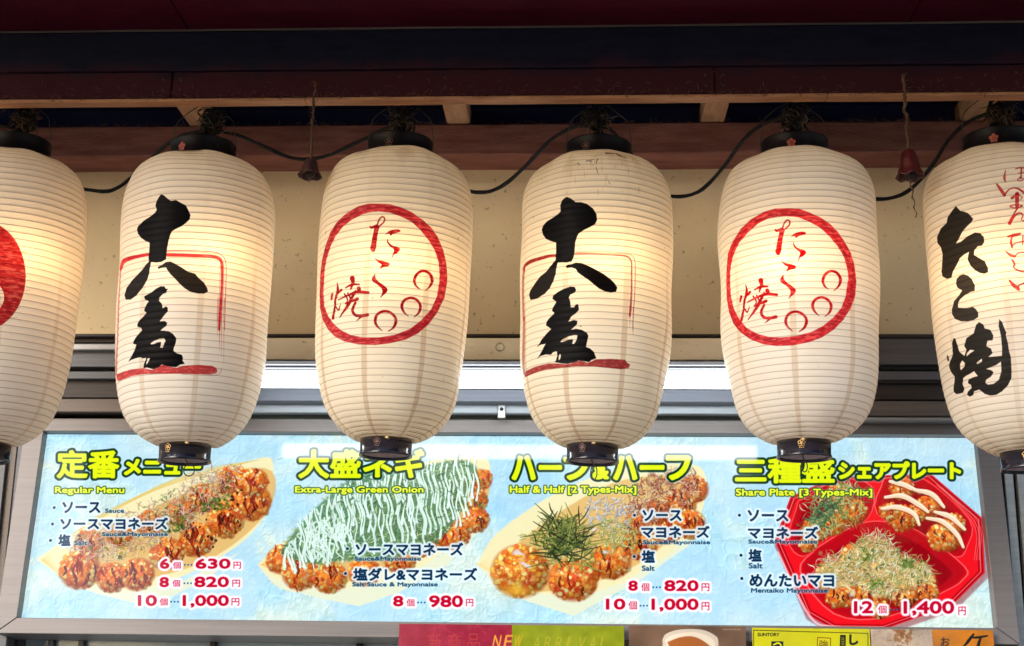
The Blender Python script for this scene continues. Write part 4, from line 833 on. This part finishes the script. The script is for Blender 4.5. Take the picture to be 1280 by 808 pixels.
    q([(371,290),(345,360),(372,408),(430,415),(485,405)], [20,22,24,24,28]); q([(430,420),(380,465)], [20,4])
def paint_yaki(c):
    o6, s6 = (1150, 290), 8.077; o7, s7 = (1150, 390), 6.73
    P1 = [(362,-262),(410,-212),(450,-202),(490,-187),(543,-127),(520,-90),(475,-45),(435,0),(405,60),(370,118),(420,100),(480,50),(560,10),(610,15),(650,55),(655,110),(630,145),(590,150),(555,190),(550,235),(600,265),(660,300),(690,370),(690,410),(650,425),(600,415),(550,385),(510,345),(480,280),(490,235),(500,205),(450,230),(400,270),(370,330),(330,390),(310,460),(265,475),(220,450),(212,400),(222,300),(228,230),(215,160),(180,110),(180,50),(220,-35),(275,-90),(285,-150),(320,-200)]
    P2 = [(430,425),(480,440),(520,480),(548,540),(545,595),(500,605),(440,640),(400,680),(380,720),(385,765),(470,770),(525,755),(560,780),(582,815),(585,860),(540,890),(480,905),(420,905),(360,880),(330,830),(325,790),(340,700),(385,640),(415,590),(370,565),(352,520),(360,475),(390,440)]
    P3 = [(665,60),(690,85),(715,150),(728,175),(722,195),(740,260),(750,330),(765,380),(772,500),(770,560),(740,620),(690,670),(640,700),(590,705),(545,690),(500,655),(455,670),(450,700),(420,715),(392,700),(400,675),(435,640),(430,615),(405,600),(410,570),(450,550),(490,540),(460,500),(430,520),(390,540),(365,560),(358,610),(372,650),(360,680),(330,690),(300,695),(275,675),(275,620),(285,580),(285,545),(250,500),(238,450),(250,420),(270,390),(285,350),(282,260),(295,222),(310,225),(325,270),(345,340),(385,370),(400,320),(382,285),(400,220),(455,180),(470,110),(495,85),(530,105),(545,140),(590,150),(618,200),(612,240),(570,245),(560,290),(600,310),(612,350),(580,380),(640,375),(690,370),(690,300),(680,200),(660,120)]
    H3 = [[(345,440),(365,410),(385,430),(380,460),(350,490),(342,470)], [(405,350),(430,320),(465,325),(430,350),(402,375)], [(480,430),(525,395),(525,420),(490,438)], [(560,480),(640,450),(682,420),(685,500),(665,570),(620,605),(575,612),(552,598),(560,572),(600,545),(622,508),(600,490)]]
    K = (.06, .055, .055)
    c.poly(Z(*o6, s6, P1), K, alpha=.98); c.poly(Z(*o6, s6, P2), (.09, .085, .08), alpha=.97); c.poly(Z(*o7, s7, P3), K, [Z(*o7, s7, h) for h in H3], alpha=.98)
    c.poly(Z(*o7, s7, [(232, 360), (246, 385), (248, 410), (235, 420), (222, 400), (222, 378)]), (.12, .12, .13), alpha=.9)
    o5 = (1150, 200); rd = (.72, .01, .04)
    q = lambda p, w_, oo=o5: c.stroke(Z(*oo, s6, p), [v/s6 for v in w_], rd, .95)
    q([(864,105),(852,180),(862,226)], [6,28,10]); q([(962,100),(1000,88),(1055,92)], [10,16,14]); q([(1020,90),(1016,190)], [16,14]); q([(985,140),(1050,132)], [8, 8]); q([(1015,192),(985,200),(990,215),(1025,215),(1038,195),(1000,180)], [10]*6)
    q([(775,245),(815,300),(852,355)], [18,34,34]); q([(855,350),(900,300),(950,285),(1000,300),(1060,345)], [18,14,14,20,24])
    q([(928,385),(985,345)], [30,20]); q([(980,345),(980,480)], [44,36]); q([(990,350),(1030,380),(1010,410)], [10,12,8]); q([(975,450),(910,465),(960,485),(1035,465),(985,450)], [12,14,14,14,10])
    q([(985,485),(940,560),(905,640)], [18,18,38]); q([(905,640),(960,560),(1010,535),(1040,560),(1025,600),(1060,620)], [30,22,18,14,12,14])
    q([(888,50),(950,35),(1012,18)], [20,36,22], o6); q([(932,40),(918,100),(930,160)], [16,24,20], o6); q([(925,145),(980,110),(1060,95)], [14,12,14], o6); q([(1040,40),(1035,130)], [14, 12], o6)
    q([(870,205),(910,235),(955,250)], [16,28,26], o6); q([(955,250),(1000,212),(1075,208)], [14,14,16], o6); q([(932,288),(955,330),(945,360),(1000,395),(1070,408)], [22,20,16,16,20], o6)
    q([(905,495),(945,540),(995,580)], [22,38,34], o6); q([(985,560),(1010,535),(1060,515)], [18,14,16], o6)
def paint_left(c):
    th = np.linspace(0, 2*math.pi, 48)[:-1]
    OU = [(32-52+52*math.cos(a) if math.cos(a) > 0 else -20+52*math.cos(a), 345+68*math.sin(a)) for a in th]
    IN = [(-20+25*math.cos(a), 372+22*math.sin(a)) for a in th]
    c.poly(OU, (.64, .0, .07), [IN], alpha=.98)
    for k in range(150):
        x, y = U(-40, 28), U(290, 400); c.stroke([(x, y), (x+U(3, 12), y+U(-1, 1))], U(.3, 1.1), R_.choice([(.88, .25, .3), (.5, .0, .07), (.6, .01, .08)]), .5, 3)
def ink_image(i, fn):
    c = Canvas(IW, IH, lantern_tf(i), 1, (.5, .04, .06)); fn(c)
    # grain in the ink: fine dry-brush variation
    n = vnoise(IH, IW, 22, 5, 3, 40+i); red = np.clip((c.c[..., 0]-.2)*4, 0, 1); c.a *= (1-.10*red*np.clip((n-.5)*4, 0, 1)).astype(np.float32); c.c *= (1+.5*(n-.5))[..., None].astype(np.float32)
    return c.image('lantern_ink', True)
INK = [ink_image(0, paint_left), ink_image(1, lambda c: paint_dai(c, True)), ink_image(2, lambda c: paint_tako(c, 0)), ink_image(3, lambda c: paint_dai(c, False)), ink_image(4, lambda c: paint_tako(c, 1)), ink_image(5, paint_yaki)]

def paper_mat(i, tint, seam, stain):
    m, nt, p = new_mat('lantern_paper'); L = nt.links; out = nt.nodes['Material Output']; nt.nodes.remove(p)
    uv = nd(nt, 'ShaderNodeUVMap'); sp = nd(nt, 'ShaderNodeSeparateXYZ'); L.new(uv.outputs[0], sp.inputs[0])
    def mth(op, a, b=None, c=None):
        n = nd(nt, 'ShaderNodeMath', operation=op)
        for k, v in enumerate((a, b, c)):
            if v is None: continue
            if isinstance(v, (int, float)): n.inputs[k].default_value = v
            else: L.new(v, n.inputs[k])
        return n.outputs[0]
    # ink lookup: u' over the front 230 degrees
    u2 = mth('DIVIDE', mth('SUBTRACT', mth('MULTIPLY', mth('SUBTRACT', sp.outputs[0], .5), 360.), float(ALPHA0)), float(ALPHA1-ALPHA0))
    cb = nd(nt, 'ShaderNodeCombineXYZ'); L.new(u2, cb.inputs[0]); L.new(sp.outputs[1], cb.inputs[1])
    ti = nd(nt, 'ShaderNodeTexImage'); ti.image = INK[i]; ti.extension = 'CLIP'; ti.interpolation = 'Cubic'; L.new(cb.outputs[0], ti.inputs[0])
    # paper overlaps: eight vertical seams where two sheets are glued
    fr = mth('FRACT', mth('ADD', mth('MULTIPLY', sp.outputs[0], 8.), .5)); dd = mth('ABSOLUTE', mth('SUBTRACT', fr, .5))
    ns = nd(nt, 'ShaderNodeTexNoise'); ns.inputs['Scale'].default_value = 14; L.new(uv.outputs[0], ns.inputs[0])
    sm = nd(nt, 'ShaderNodeMapRange', clamp=True); L.new(mth('ADD', dd, mth('MULTIPLY', mth('SUBTRACT', ns.outputs[0], .5), .02)), sm.inputs[0]); sm.inputs[1].default_value = .042; sm.inputs[2].default_value = .056; sm.inputs[3].default_value = 1; sm.inputs[4].default_value = 0
    geo = nd(nt, 'ShaderNodeNewGeometry')
    n1 = nd(nt, 'ShaderNodeTexNoise'); n1.inputs['Scale'].default_value = 9; n1.inputs['Detail'].default_value = 8; n1.inputs['Roughness'].default_value = .6; L.new(geo.outputs[0], n1.inputs[0])
    n2 = nd(nt, 'ShaderNodeTexNoise'); n2.inputs['Scale'].default_value = 75; n2.inputs['Detail'].default_value = 2; L.new(geo.outputs[0], n2.inputs[0])
    def mix(f, a, b, bt='MIX'):
        n = nd(nt, 'ShaderNodeMix', data_type='RGBA', blend_type=bt)
        for k, v in ((0, f), (6, a), (7, b)):
            if isinstance(v, (int, float)): n.inputs[k].default_value = v
            elif isinstance(v, tuple): n.inputs[k].default_value = (*v, 1)
            else: L.new(v, n.inputs[k])
        return n.outputs[2]
    c = mix(n1.outputs[0], tint, tuple(v*f for v, f in zip(tint, (.93, .88, .80))))
    low = nd(nt, 'ShaderNodeMapRange', clamp=True); L.new(sp.outputs[1], low.inputs[0]); low.inputs[1].default_value = .38; low.inputs[2].default_value = .62; low.inputs[3].default_value = 1; low.inputs[4].default_value = .13
    sf = mth('MULTIPLY', mth('MULTIPLY', sm.outputs[0], low.outputs[0]), seam)
    c = mix(sf, c, (.60, .43, .27))
    # dust and rust near the top and the foot, and specks
    topm = nd(nt, 'ShaderNodeMapRange', clamp=True); L.new(sp.outputs[1], topm.inputs[0]); topm.inputs[1].default_value = .80; topm.inputs[2].default_value = 1.0
    n3 = nd(nt, 'ShaderNodeTexNoise'); n3.inputs['Scale'].default_value = 22; n3.inputs['Detail'].default_value = 6; mp = nd(nt, 'ShaderNodeMapping'); mp.inputs['Scale'].default_value = (1, 1, .35); L.new(geo.outputs[0], mp.inputs[0]); L.new(mp.outputs[0], n3.inputs[0])
    st = nd(nt, 'ShaderNodeMapRange', clamp=True); L.new(n3.outputs[0], st.inputs[0]); st.inputs[1].default_value = .50; st.inputs[2].default_value = .68
    c = mix(mth('MULTIPLY', mth('MULTIPLY', st.outputs[0], topm.outputs[0]), stain), c, (.34, .22, .10))
    spk = nd(nt, 'ShaderNodeMapRange', clamp=True); L.new(n2.outputs[0], spk.inputs[0]); spk.inputs[1].default_value = .735; spk.inputs[2].default_value = .77
    c = mix(mth('MULTIPLY', spk.outputs[0], stain*.8), c, (.3, .2, .12))
    # hoop's shadow through the thin paper, painted as a fine line along each crease
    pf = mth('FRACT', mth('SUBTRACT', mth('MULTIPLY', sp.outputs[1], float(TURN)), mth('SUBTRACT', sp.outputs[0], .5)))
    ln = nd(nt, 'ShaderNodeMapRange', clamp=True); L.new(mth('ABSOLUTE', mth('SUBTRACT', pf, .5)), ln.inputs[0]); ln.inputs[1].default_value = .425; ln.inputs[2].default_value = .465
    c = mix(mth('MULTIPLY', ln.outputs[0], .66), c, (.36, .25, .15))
    c = mix(ti.outputs[1], c, ti.outputs[0])
    bmp = nd(nt, 'ShaderNodeBump'); bmp.inputs['Strength'].default_value = .25; bmp.inputs['Distance'].default_value = .002; n4 = nd(nt, 'ShaderNodeTexNoise'); n4.inputs['Scale'].default_value = 130; n4.inputs['Detail'].default_value = 4; L.new(geo.outputs[0], n4.inputs[0]); L.new(n4.outputs[0], bmp.inputs['Height'])
    df = nd(nt, 'ShaderNodeBsdfDiffuse'); tr2 = nd(nt, 'ShaderNodeBsdfTranslucent'); gl = nd(nt, 'ShaderNodeBsdfGlossy'); gl.inputs['Roughness'].default_value = .45
    for n in (df, gl): L.new(bmp.outputs[0], n.inputs['Normal'])
    L.new(c, df.inputs[0]); L.new(c, tr2.inputs[0])
    a = nd(nt, 'ShaderNodeMixShader'); a.inputs[0].default_value = .40; L.new(df.outputs[0], a.inputs[1]); L.new(tr2.outputs[0], a.inputs[2])
    b = nd(nt, 'ShaderNodeMixShader'); fz = nd(nt, 'ShaderNodeFresnel'); fz.inputs[0].default_value = 1.35; L.new(mth('MULTIPLY', fz.outputs[0], .22), b.inputs[0]); L.new(a.outputs[0], b.inputs[1]); L.new(gl.outputs[0], b.inputs[2])
    L.new(b.outputs[0], out.inputs[0]); return m
zt1, zt0 = LN+.007, float(P_[-1, 0])-.006; rt_ = .0775
TOPR = lathe('top_ring', [(rt_, zt0), (rt_+.0015, zt0+.004), (rt_, zt0+.006), (rt_, zt1-.004), (rt_+.0012, zt1-.002), (rt_, zt1), (rt_-.005, zt1), (rt_-.005, zt0)], M_lacqd, 72, closed=True)
zb1, rb_ = float(P_[0, 0])+.005, .0588
BOTR = lathe('bottom_ring', [(rb_, zb1), (rb_-.0004, .008), (rb_+.0016, .005), (rb_+.0018, .001), (rb_, 0), (rb_-.004, .001), (rb_-.0045, .006), (rb_-.0045, zb1)], M_lacq, 72, closed=True)
def crest(mat, r0, z, sz, outline):
    V = []; Fc = []
    def disc(cx, cz, r, k=10, hole=0):
        b = len(V); n = k
        for j in range(n):
            a = 2*math.pi*j/n
            for rr in ((r,) if not hole else (r, r*hole)):
                x, zz = cx+rr*math.cos(a), cz+rr*math.sin(a); th = x/r0; V.append((r0*math.sin(th)*1.012, -r0*math.cos(th)*1.012-.0006, z+zz))
        if not hole: Fc.append(tuple(range(b, b+n)))
        else:
            for j in range(n): Fc.append((b+2*j, b+2*((j+1) % n), b+2*((j+1) % n)+1, b+2*j+1))
    for k in range(5):
        a = math.pi/2+k*2*math.pi/5; disc(math.cos(a)*sz*.6, math.sin(a)*sz*.6, sz*.38, 12, .72 if outline else 0)
    disc(0, 0, sz*.2, 8)
    if outline: disc(0, 0, sz*.36, 10, .8)
    for k in (-1, 0, 1): disc(k*sz*.45, -sz*1.15, sz*.14, 6)
    return mesh('crest', V, Fc, mat)
CR_T = crest(M_redc, rt_, (zt0+zt1)/2-.004, .0108, False); CR_TG = crest(noisy('dull_red_crest', (.07, .02, .015), (.14, .05, .03), 60, .5, .1), rt_+.0012, (zt0+zt1)/2-.004, .0105, True); CR_B = crest(M_gold, rb_, zb1*.62, .0085, True); CR_BR = crest(noisy('faded_red_crest', (.1, .02, .02), (.18, .05, .04), 60, .5, .1), rb_, zb1*.62, .0085, True)
BAIL = tube('bail_wire', cr([(-rt_, 0, zt1-.02), (-rt_-.001, 0, zt1+.005), (-rt_*.96, 0, zt1+.03), (-rt_*.86, 0, zt1+.06), (-rt_*.3, 0, zt1+.094), (0, 0, zt1+.1), (rt_*.3, 0, zt1+.094), (rt_*.86, 0, zt1+.06), (rt_*.96, 0, zt1+.03), (rt_+.001, 0, zt1+.005), (rt_, 0, zt1-.02)], 6), .0011, M_wire, 5)
CROSS = box_mesh('cross_bar', (-rb_+.003, -.006, zb1*.55), (rb_-.003, .006, zb1*.55+.004), M_rafter, .001)
LINING = lathe('glow_lining', [(rb_-.0047, .0065), (rb_-.0062, .0065), (rb_-.0062, zb1-.002), (rb_-.0047, zb1-.002)], noisy('glow_tinted_pink', (.45, .28, .25), (.65, .55, .52), 40, .7, .1), 48, closed=True)  # pale pink lining added so the ring's inside looks lit
SOCK = tube('lamp_holder', [(0, 0, zt1+.03), (0, 0, zt1-.15)], .013, M_lacqd, 14)
def bulb_mesh():
    return lathe('bulb', [(.0005, -.031), (.012, -.029), (.022, -.02), (.0275, -.006), (.027, .008), (.021, .022), (.014, .034), (.013, .044), (.0005, .044)], M_bulb, 28)
BULB = bulb_mesh()
BPX = [(30, 320), (266, 320), (499, 328), (762, 322), (982, 326), (1243, 330)]
labels = ['white paper lantern with a thick red brushed ring, cut by the left edge', 'white paper lantern with black calligraphy whose red frame runs down its full right side',
          'cream paper lantern with a red circle round small red characters, between the two black-calligraphy lanterns', 'cream paper lantern with black calligraphy, rusty top and red frame broken off at right',
          'whiter paper lantern with a red circle of characters beside the red bell', 'white paper lantern with black vertical brush characters and red script, cut by the right edge']
tints = [(.91, .85, .77), (.92, .88, .82), (.91, .85, .73), (.91, .85, .73), (.92, .89, .84), (.92, .87, .80)]
for i in range(6):
    M_ = lantern_M(i); t = empty('paper_lantern', M=M_, label=labels[i], cat='lantern', group='paper lanterns hanging in a row under the eaves')
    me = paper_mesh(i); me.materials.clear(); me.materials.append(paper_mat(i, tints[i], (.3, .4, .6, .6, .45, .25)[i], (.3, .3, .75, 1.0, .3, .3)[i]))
    link('paper_shade', me, t, local=True); link('bamboo_hoop', hoop_mesh(i), t, local=True); t_r = link('top_ring', TOPR, t, local=True); b_r = link('bottom_ring', BOTR, t, local=True); link('glow_lining', LINING, b_r, local=True)
    link('crest', CR_TG if i in (2, 3) else CR_T, t_r, local=True, label='small flower crest on the top ring'); link('crest', CR_BR if i in (2, 3) else CR_B, b_r, local=True, label='small flower crest on the bottom ring')
    link('bail_wire', BAIL, t, local=True).rotation_euler = (0, 0, math.radians(-EMB[i])); link('cross_bar', CROSS, t, local=True).rotation_euler = (0, 0, math.radians(25*i)); link('lamp_holder', SOCK, t, local=True)
    Minv = M_.inverted(); q_ = lantern_tf(i)(np.array([BPX[i]]))[0]; th_ = math.radians(q_[0]/IW*(ALPHA1-ALPHA0)+ALPHA0); s_ = (1-q_[1]/IH)*AL
    rr_ = float(pr(s_))-.082; b = Vector((rr_*math.sin(th_), -rr_*math.cos(th_), float(pz(s_))))
    bo = link('bulb', BULB, t, local=True); bo.location = b
    cordm = tube('lamp_cord', [Vector((0, 0, zt1-.14)), Vector((b.x*.5, b.y*.5, (zt1-.14+b.z)/2)), b+Vector((0, 0, .04))], .003, M_cable, 6); link('lamp_cord', cordm, t, local=True)
    r_ = math.radians(-EMB[i])
    if i in (1, 3, 4):
        rz = {1: (.0125, .0125), 3: (.007, .016), 4: (.006, .012)}[i]; off = {1: .012, 3: .004, 4: 0}[i]
        ring = [(off*math.cos(0)+rz[0]*math.cos(a), .0, -.004-rz[1]+rz[1]*math.sin(a)) for a in np.linspace(0, 2*math.pi, 25)[:-1]]
        o = link('pull_ring', tube('pull_ring', ring, .0013, M_wire, 6, True), t, local=True); o.rotation_euler = (0, 0, r_)
        o = link('pull_wire', tube('pull_wire', cr([(0, 0, zb1*.55), (off*.5-.003, 0, .006), (off, 0, -.004)], 5), .0013, M_wire, 6), t, local=True); o.rotation_euler = (0, 0, r_)

# ------------------------------------------------------------------ knots of dusty string over the lanterns
kl = ['dusty knot of wire and string over the leftmost lantern', 'dark round knot of dusty string over the lantern with the full red frame', 'ragged string knot over the cream red-circle lantern', 'cobwebbed wire knot over the rust stained lantern', 'dark cobwebbed knot over the whiter red-circle lantern', 'ragged dusty knot over the rightmost lantern']
for i in range(6):
    p = at(*LP[i][0], YL_); px = [32, 265, 503, 745, 993, 1250][i]; q = at(px, [148, 152, 148, 148, 148, 142][i], YL_); rr = random.Random(50+i)
    t = empty('string_knot', q, label=kl[i], cat='string knot', group='dusty knots that carry the lanterns')
    V = []; Fc = []
    def add(pts, r, n=4):
        a, b = tube_geo(pts, r, n); k = len(V); V.extend(a); Fc.extend([tuple(v+k for v in f) for f in b])
    ztop = zb-.009-q.z
    for k in range(24):
        c = Vector((rr.gauss(0, .009), rr.gauss(0, .008), rr.uniform(-.02, .022))); ax = Vector((rr.gauss(0, 1), rr.gauss(0, 1), rr.gauss(0, 1))).normalized(); u = ax.orthogonal().normalized(); v = ax.cross(u); R0 = rr.uniform(.011, .023)
        add([c+(u*math.cos(a)+v*math.sin(a))*R0*rr.uniform(.85, 1.15) for a in np.linspace(0, 5.6, 14)], rr.uniform(.0014, .003))
    link('coil', mesh('coil', V, Fc, M_cable, True), t, local=True); V = []; Fc = []
    for k in range(90):
        a0 = rr.uniform(0, 6.28); s0 = Vector((math.cos(a0)*.012, math.sin(a0)*.012, rr.uniform(-.02, .02))); L = rr.uniform(.014, .048); d = Vector((math.cos(a0)+rr.gauss(0, .4), rr.gauss(0, .5), rr.gauss(0, .8))).normalized(); pts = [s0]
        for j in range(5): d = (d+Vector((rr.gauss(0, .5), rr.gauss(0, .5), rr.gauss(0, .5)-.1))).normalized(); pts.append(pts[-1]+d*L/5)
        add(pts, [rr.uniform(.0006, .0014)]*5+[.0003], 3)
    link('frayed_string', mesh('frayed_string', V, Fc, M_web if i not in (0, 5) else M_fibre, True), t, local=True)
    link('hook', tube('hook', cr([(0, -.01, ztop), (0, -.006, ztop*.6), (.004, 0, .01), (0, 0, -.005), (.003, 0, (p.z-q.z)+.085*.9 if False else -.03)], 5), .0028, M_cable, 6), t, local=True)
    V = []; Fc = []
    for sx in (-1, 1):
        add(cr([(0, 0, 0), (sx*.012, 0, -.02), (sx*.018, .0, p.z-q.z+.004)], 4), .0016, 5)
    link('tie', mesh('tie', V, Fc, M_web, True), t, local=True)

# ------------------------------------------------------------------ cable
CB = [(-60, 150, 2.97), (22, 163, 2.97), (58, 205, 3.13), (85, 232, 3.17), (107, 237, 3.17), (140, 238, 3.17), (172, 216, 3.15), (200, 188, 3.06), (224, 172, 2.98), (255, 164, 2.955), (292, 168, 2.98), (325, 181, 3.1), (366, 198, 3.15), (405, 196, 3.15), (450, 177, 3.05), (492, 160, 2.955), (530, 185, 3.08), (560, 226, 3.16), (592, 240, 3.17), (622, 236, 3.17), (655, 210, 3.13), (690, 174, 3.04), (730, 155, 2.96), (760, 160, 2.96), (790, 195, 3.08), (818, 236, 3.16), (846, 246, 3.17), (876, 238, 3.17), (905, 208, 3.13), (932, 172, 3.04), (962, 152, 2.97), (995, 150, 2.955), (1030, 190, 3.08), (1062, 236, 3.16), (1096, 249, 3.17), (1130, 242, 3.17), (1160, 214, 3.14), (1190, 170, 3.05), (1222, 147, 2.97), (1255, 146, 2.955), (1290, 190, 3.08), (1330, 240, 3.16)]
cp = cr([tuple(at(*q)) for q in CB], 8)
link('electric_cable', tube('electric_cable', [Vector(q)+Vector((0, 0, R_.uniform(-.0004, .0004))) for q in cp], [.0048+.0004*math.sin(k*.7) for k in range(len(cp))], M_cable, 8), label='black dusty electric cable sagging from lantern to lantern behind their shoulders', cat='cable')
V = []; Fc = []
rr = random.Random(5)

# ------------------------------------------------------------------ bells
def bell(px, py0, py1, wpx, Y, m, cy0, label, strip, lobes=6):
    top = at(px, py0, Y); bot = at(px, py1, Y); H = top.z-bot.z; Rb = wpx/2/F*Y*1.04
    t = empty('wind_bell', bot, label=label, cat='bell', group='small bells hung from the eaves')
    V = []; Fc = []; n = 48
    pr_ = [(.0, 1.0), (.22, .99), (.42, .93), (.55, .80), (.63, .6), (.70, .4), (.80, .2), (.93, .06), (1.0, 0.0), (.93, .015), (.84, .06), (.6, .4), (.5, .7), (.0, .9)]
    for f, h in pr_:
        for k in range(n):
            a = 2*math.pi*k/n; lob = 1+.07*math.cos(lobes*a)*(1-h); V.append((Rb*f*lob*math.sin(a), -Rb*f*lob*math.cos(a), H*(h+.05*math.cos(lobes*a)*(1-h)**3)))
    for i in range(len(pr_)-1):
        for k in range(n): Fc.append((i*n+k, (i+1)*n+k, (i+1)*n+(k+1) % n, i*n+(k+1) % n))
    body = link('bell_body', mesh('bell_body', V, Fc, m, True), t, local=True)
    rr = random.Random(int(px)); zc = at(px, cy0, Y).z-bot.z; V = []; Fc = []
    a, b = tube_geo([(rr.gauss(0, .0012), rr.gauss(0, .001), H+(zc-H)*k/22) for k in range(23)], [.0028+rr.uniform(-.0008, .0012) for _ in range(23)], 6); V += a; Fc += b
    for k in range(46):
        z0 = rr.uniform(H, zc+.006); p = Vector((0, 0, z0)); pts = [p]; d = Vector((rr.gauss(0, 1), rr.gauss(0, .4), rr.gauss(0, .6))).normalized()
        for j in range(3): p = p+d*rr.uniform(.002, .005); d = (d+Vector((rr.gauss(0, .5), 0, rr.gauss(0, .5)))).normalized(); pts.append(p)
        a, b = tube_geo(pts, .0007, 3); q = len(V); V += a; Fc += [tuple(v+q for v in f) for f in b]
    link('cord', mesh('cord', V, Fc, M_fibre, True), t, local=True)
    a, b = tube_geo([(0, 0, H*.8), (.001, 0, H*.1), (-.001, 0, -.012)], .002, 6)
    for k in range(10):
        ang_ = k*.63; q = len(a); x, y_ = tube_geo([(0, 0, H*.35), (math.cos(ang_)*Rb*.4, math.sin(ang_)*Rb*.4, H*.12), (math.cos(ang_+.3)*Rb*.25, math.sin(ang_+.3)*Rb*.25, -.002)], .0016, 4); a += x; b += [tuple(v+q for v in f) for f in y_]
    link('clapper', mesh('clapper', a, b, M_web, True), body, local=True)
    if strip:
        e_ = at(px+8, strip, Y); L = bot.z-e_.z
        a, b = tube_geo([(.0+.0025*math.sin(k*1.9)+(e_.x-bot.x)*k/12, 0, -L*k/12) for k in range(13)], [.0022-.0012*k/12+.0005*math.sin(k*2.3) for k in range(13)], 5)
        link('tail_string', mesh('tail_string', a, b, M_fibre, True), t, local=True)
bell(1137.5, 187, 222, 35, 2.815, M_bell, 93, 'red lobed bell on a frayed cord with a string tail, left of the rightmost lantern', 272)
bell(387.5, 199, 221, 31, 2.815, M_belld, 103, 'dusty dark brown bell on a thin cord, second gap from the left', 0)
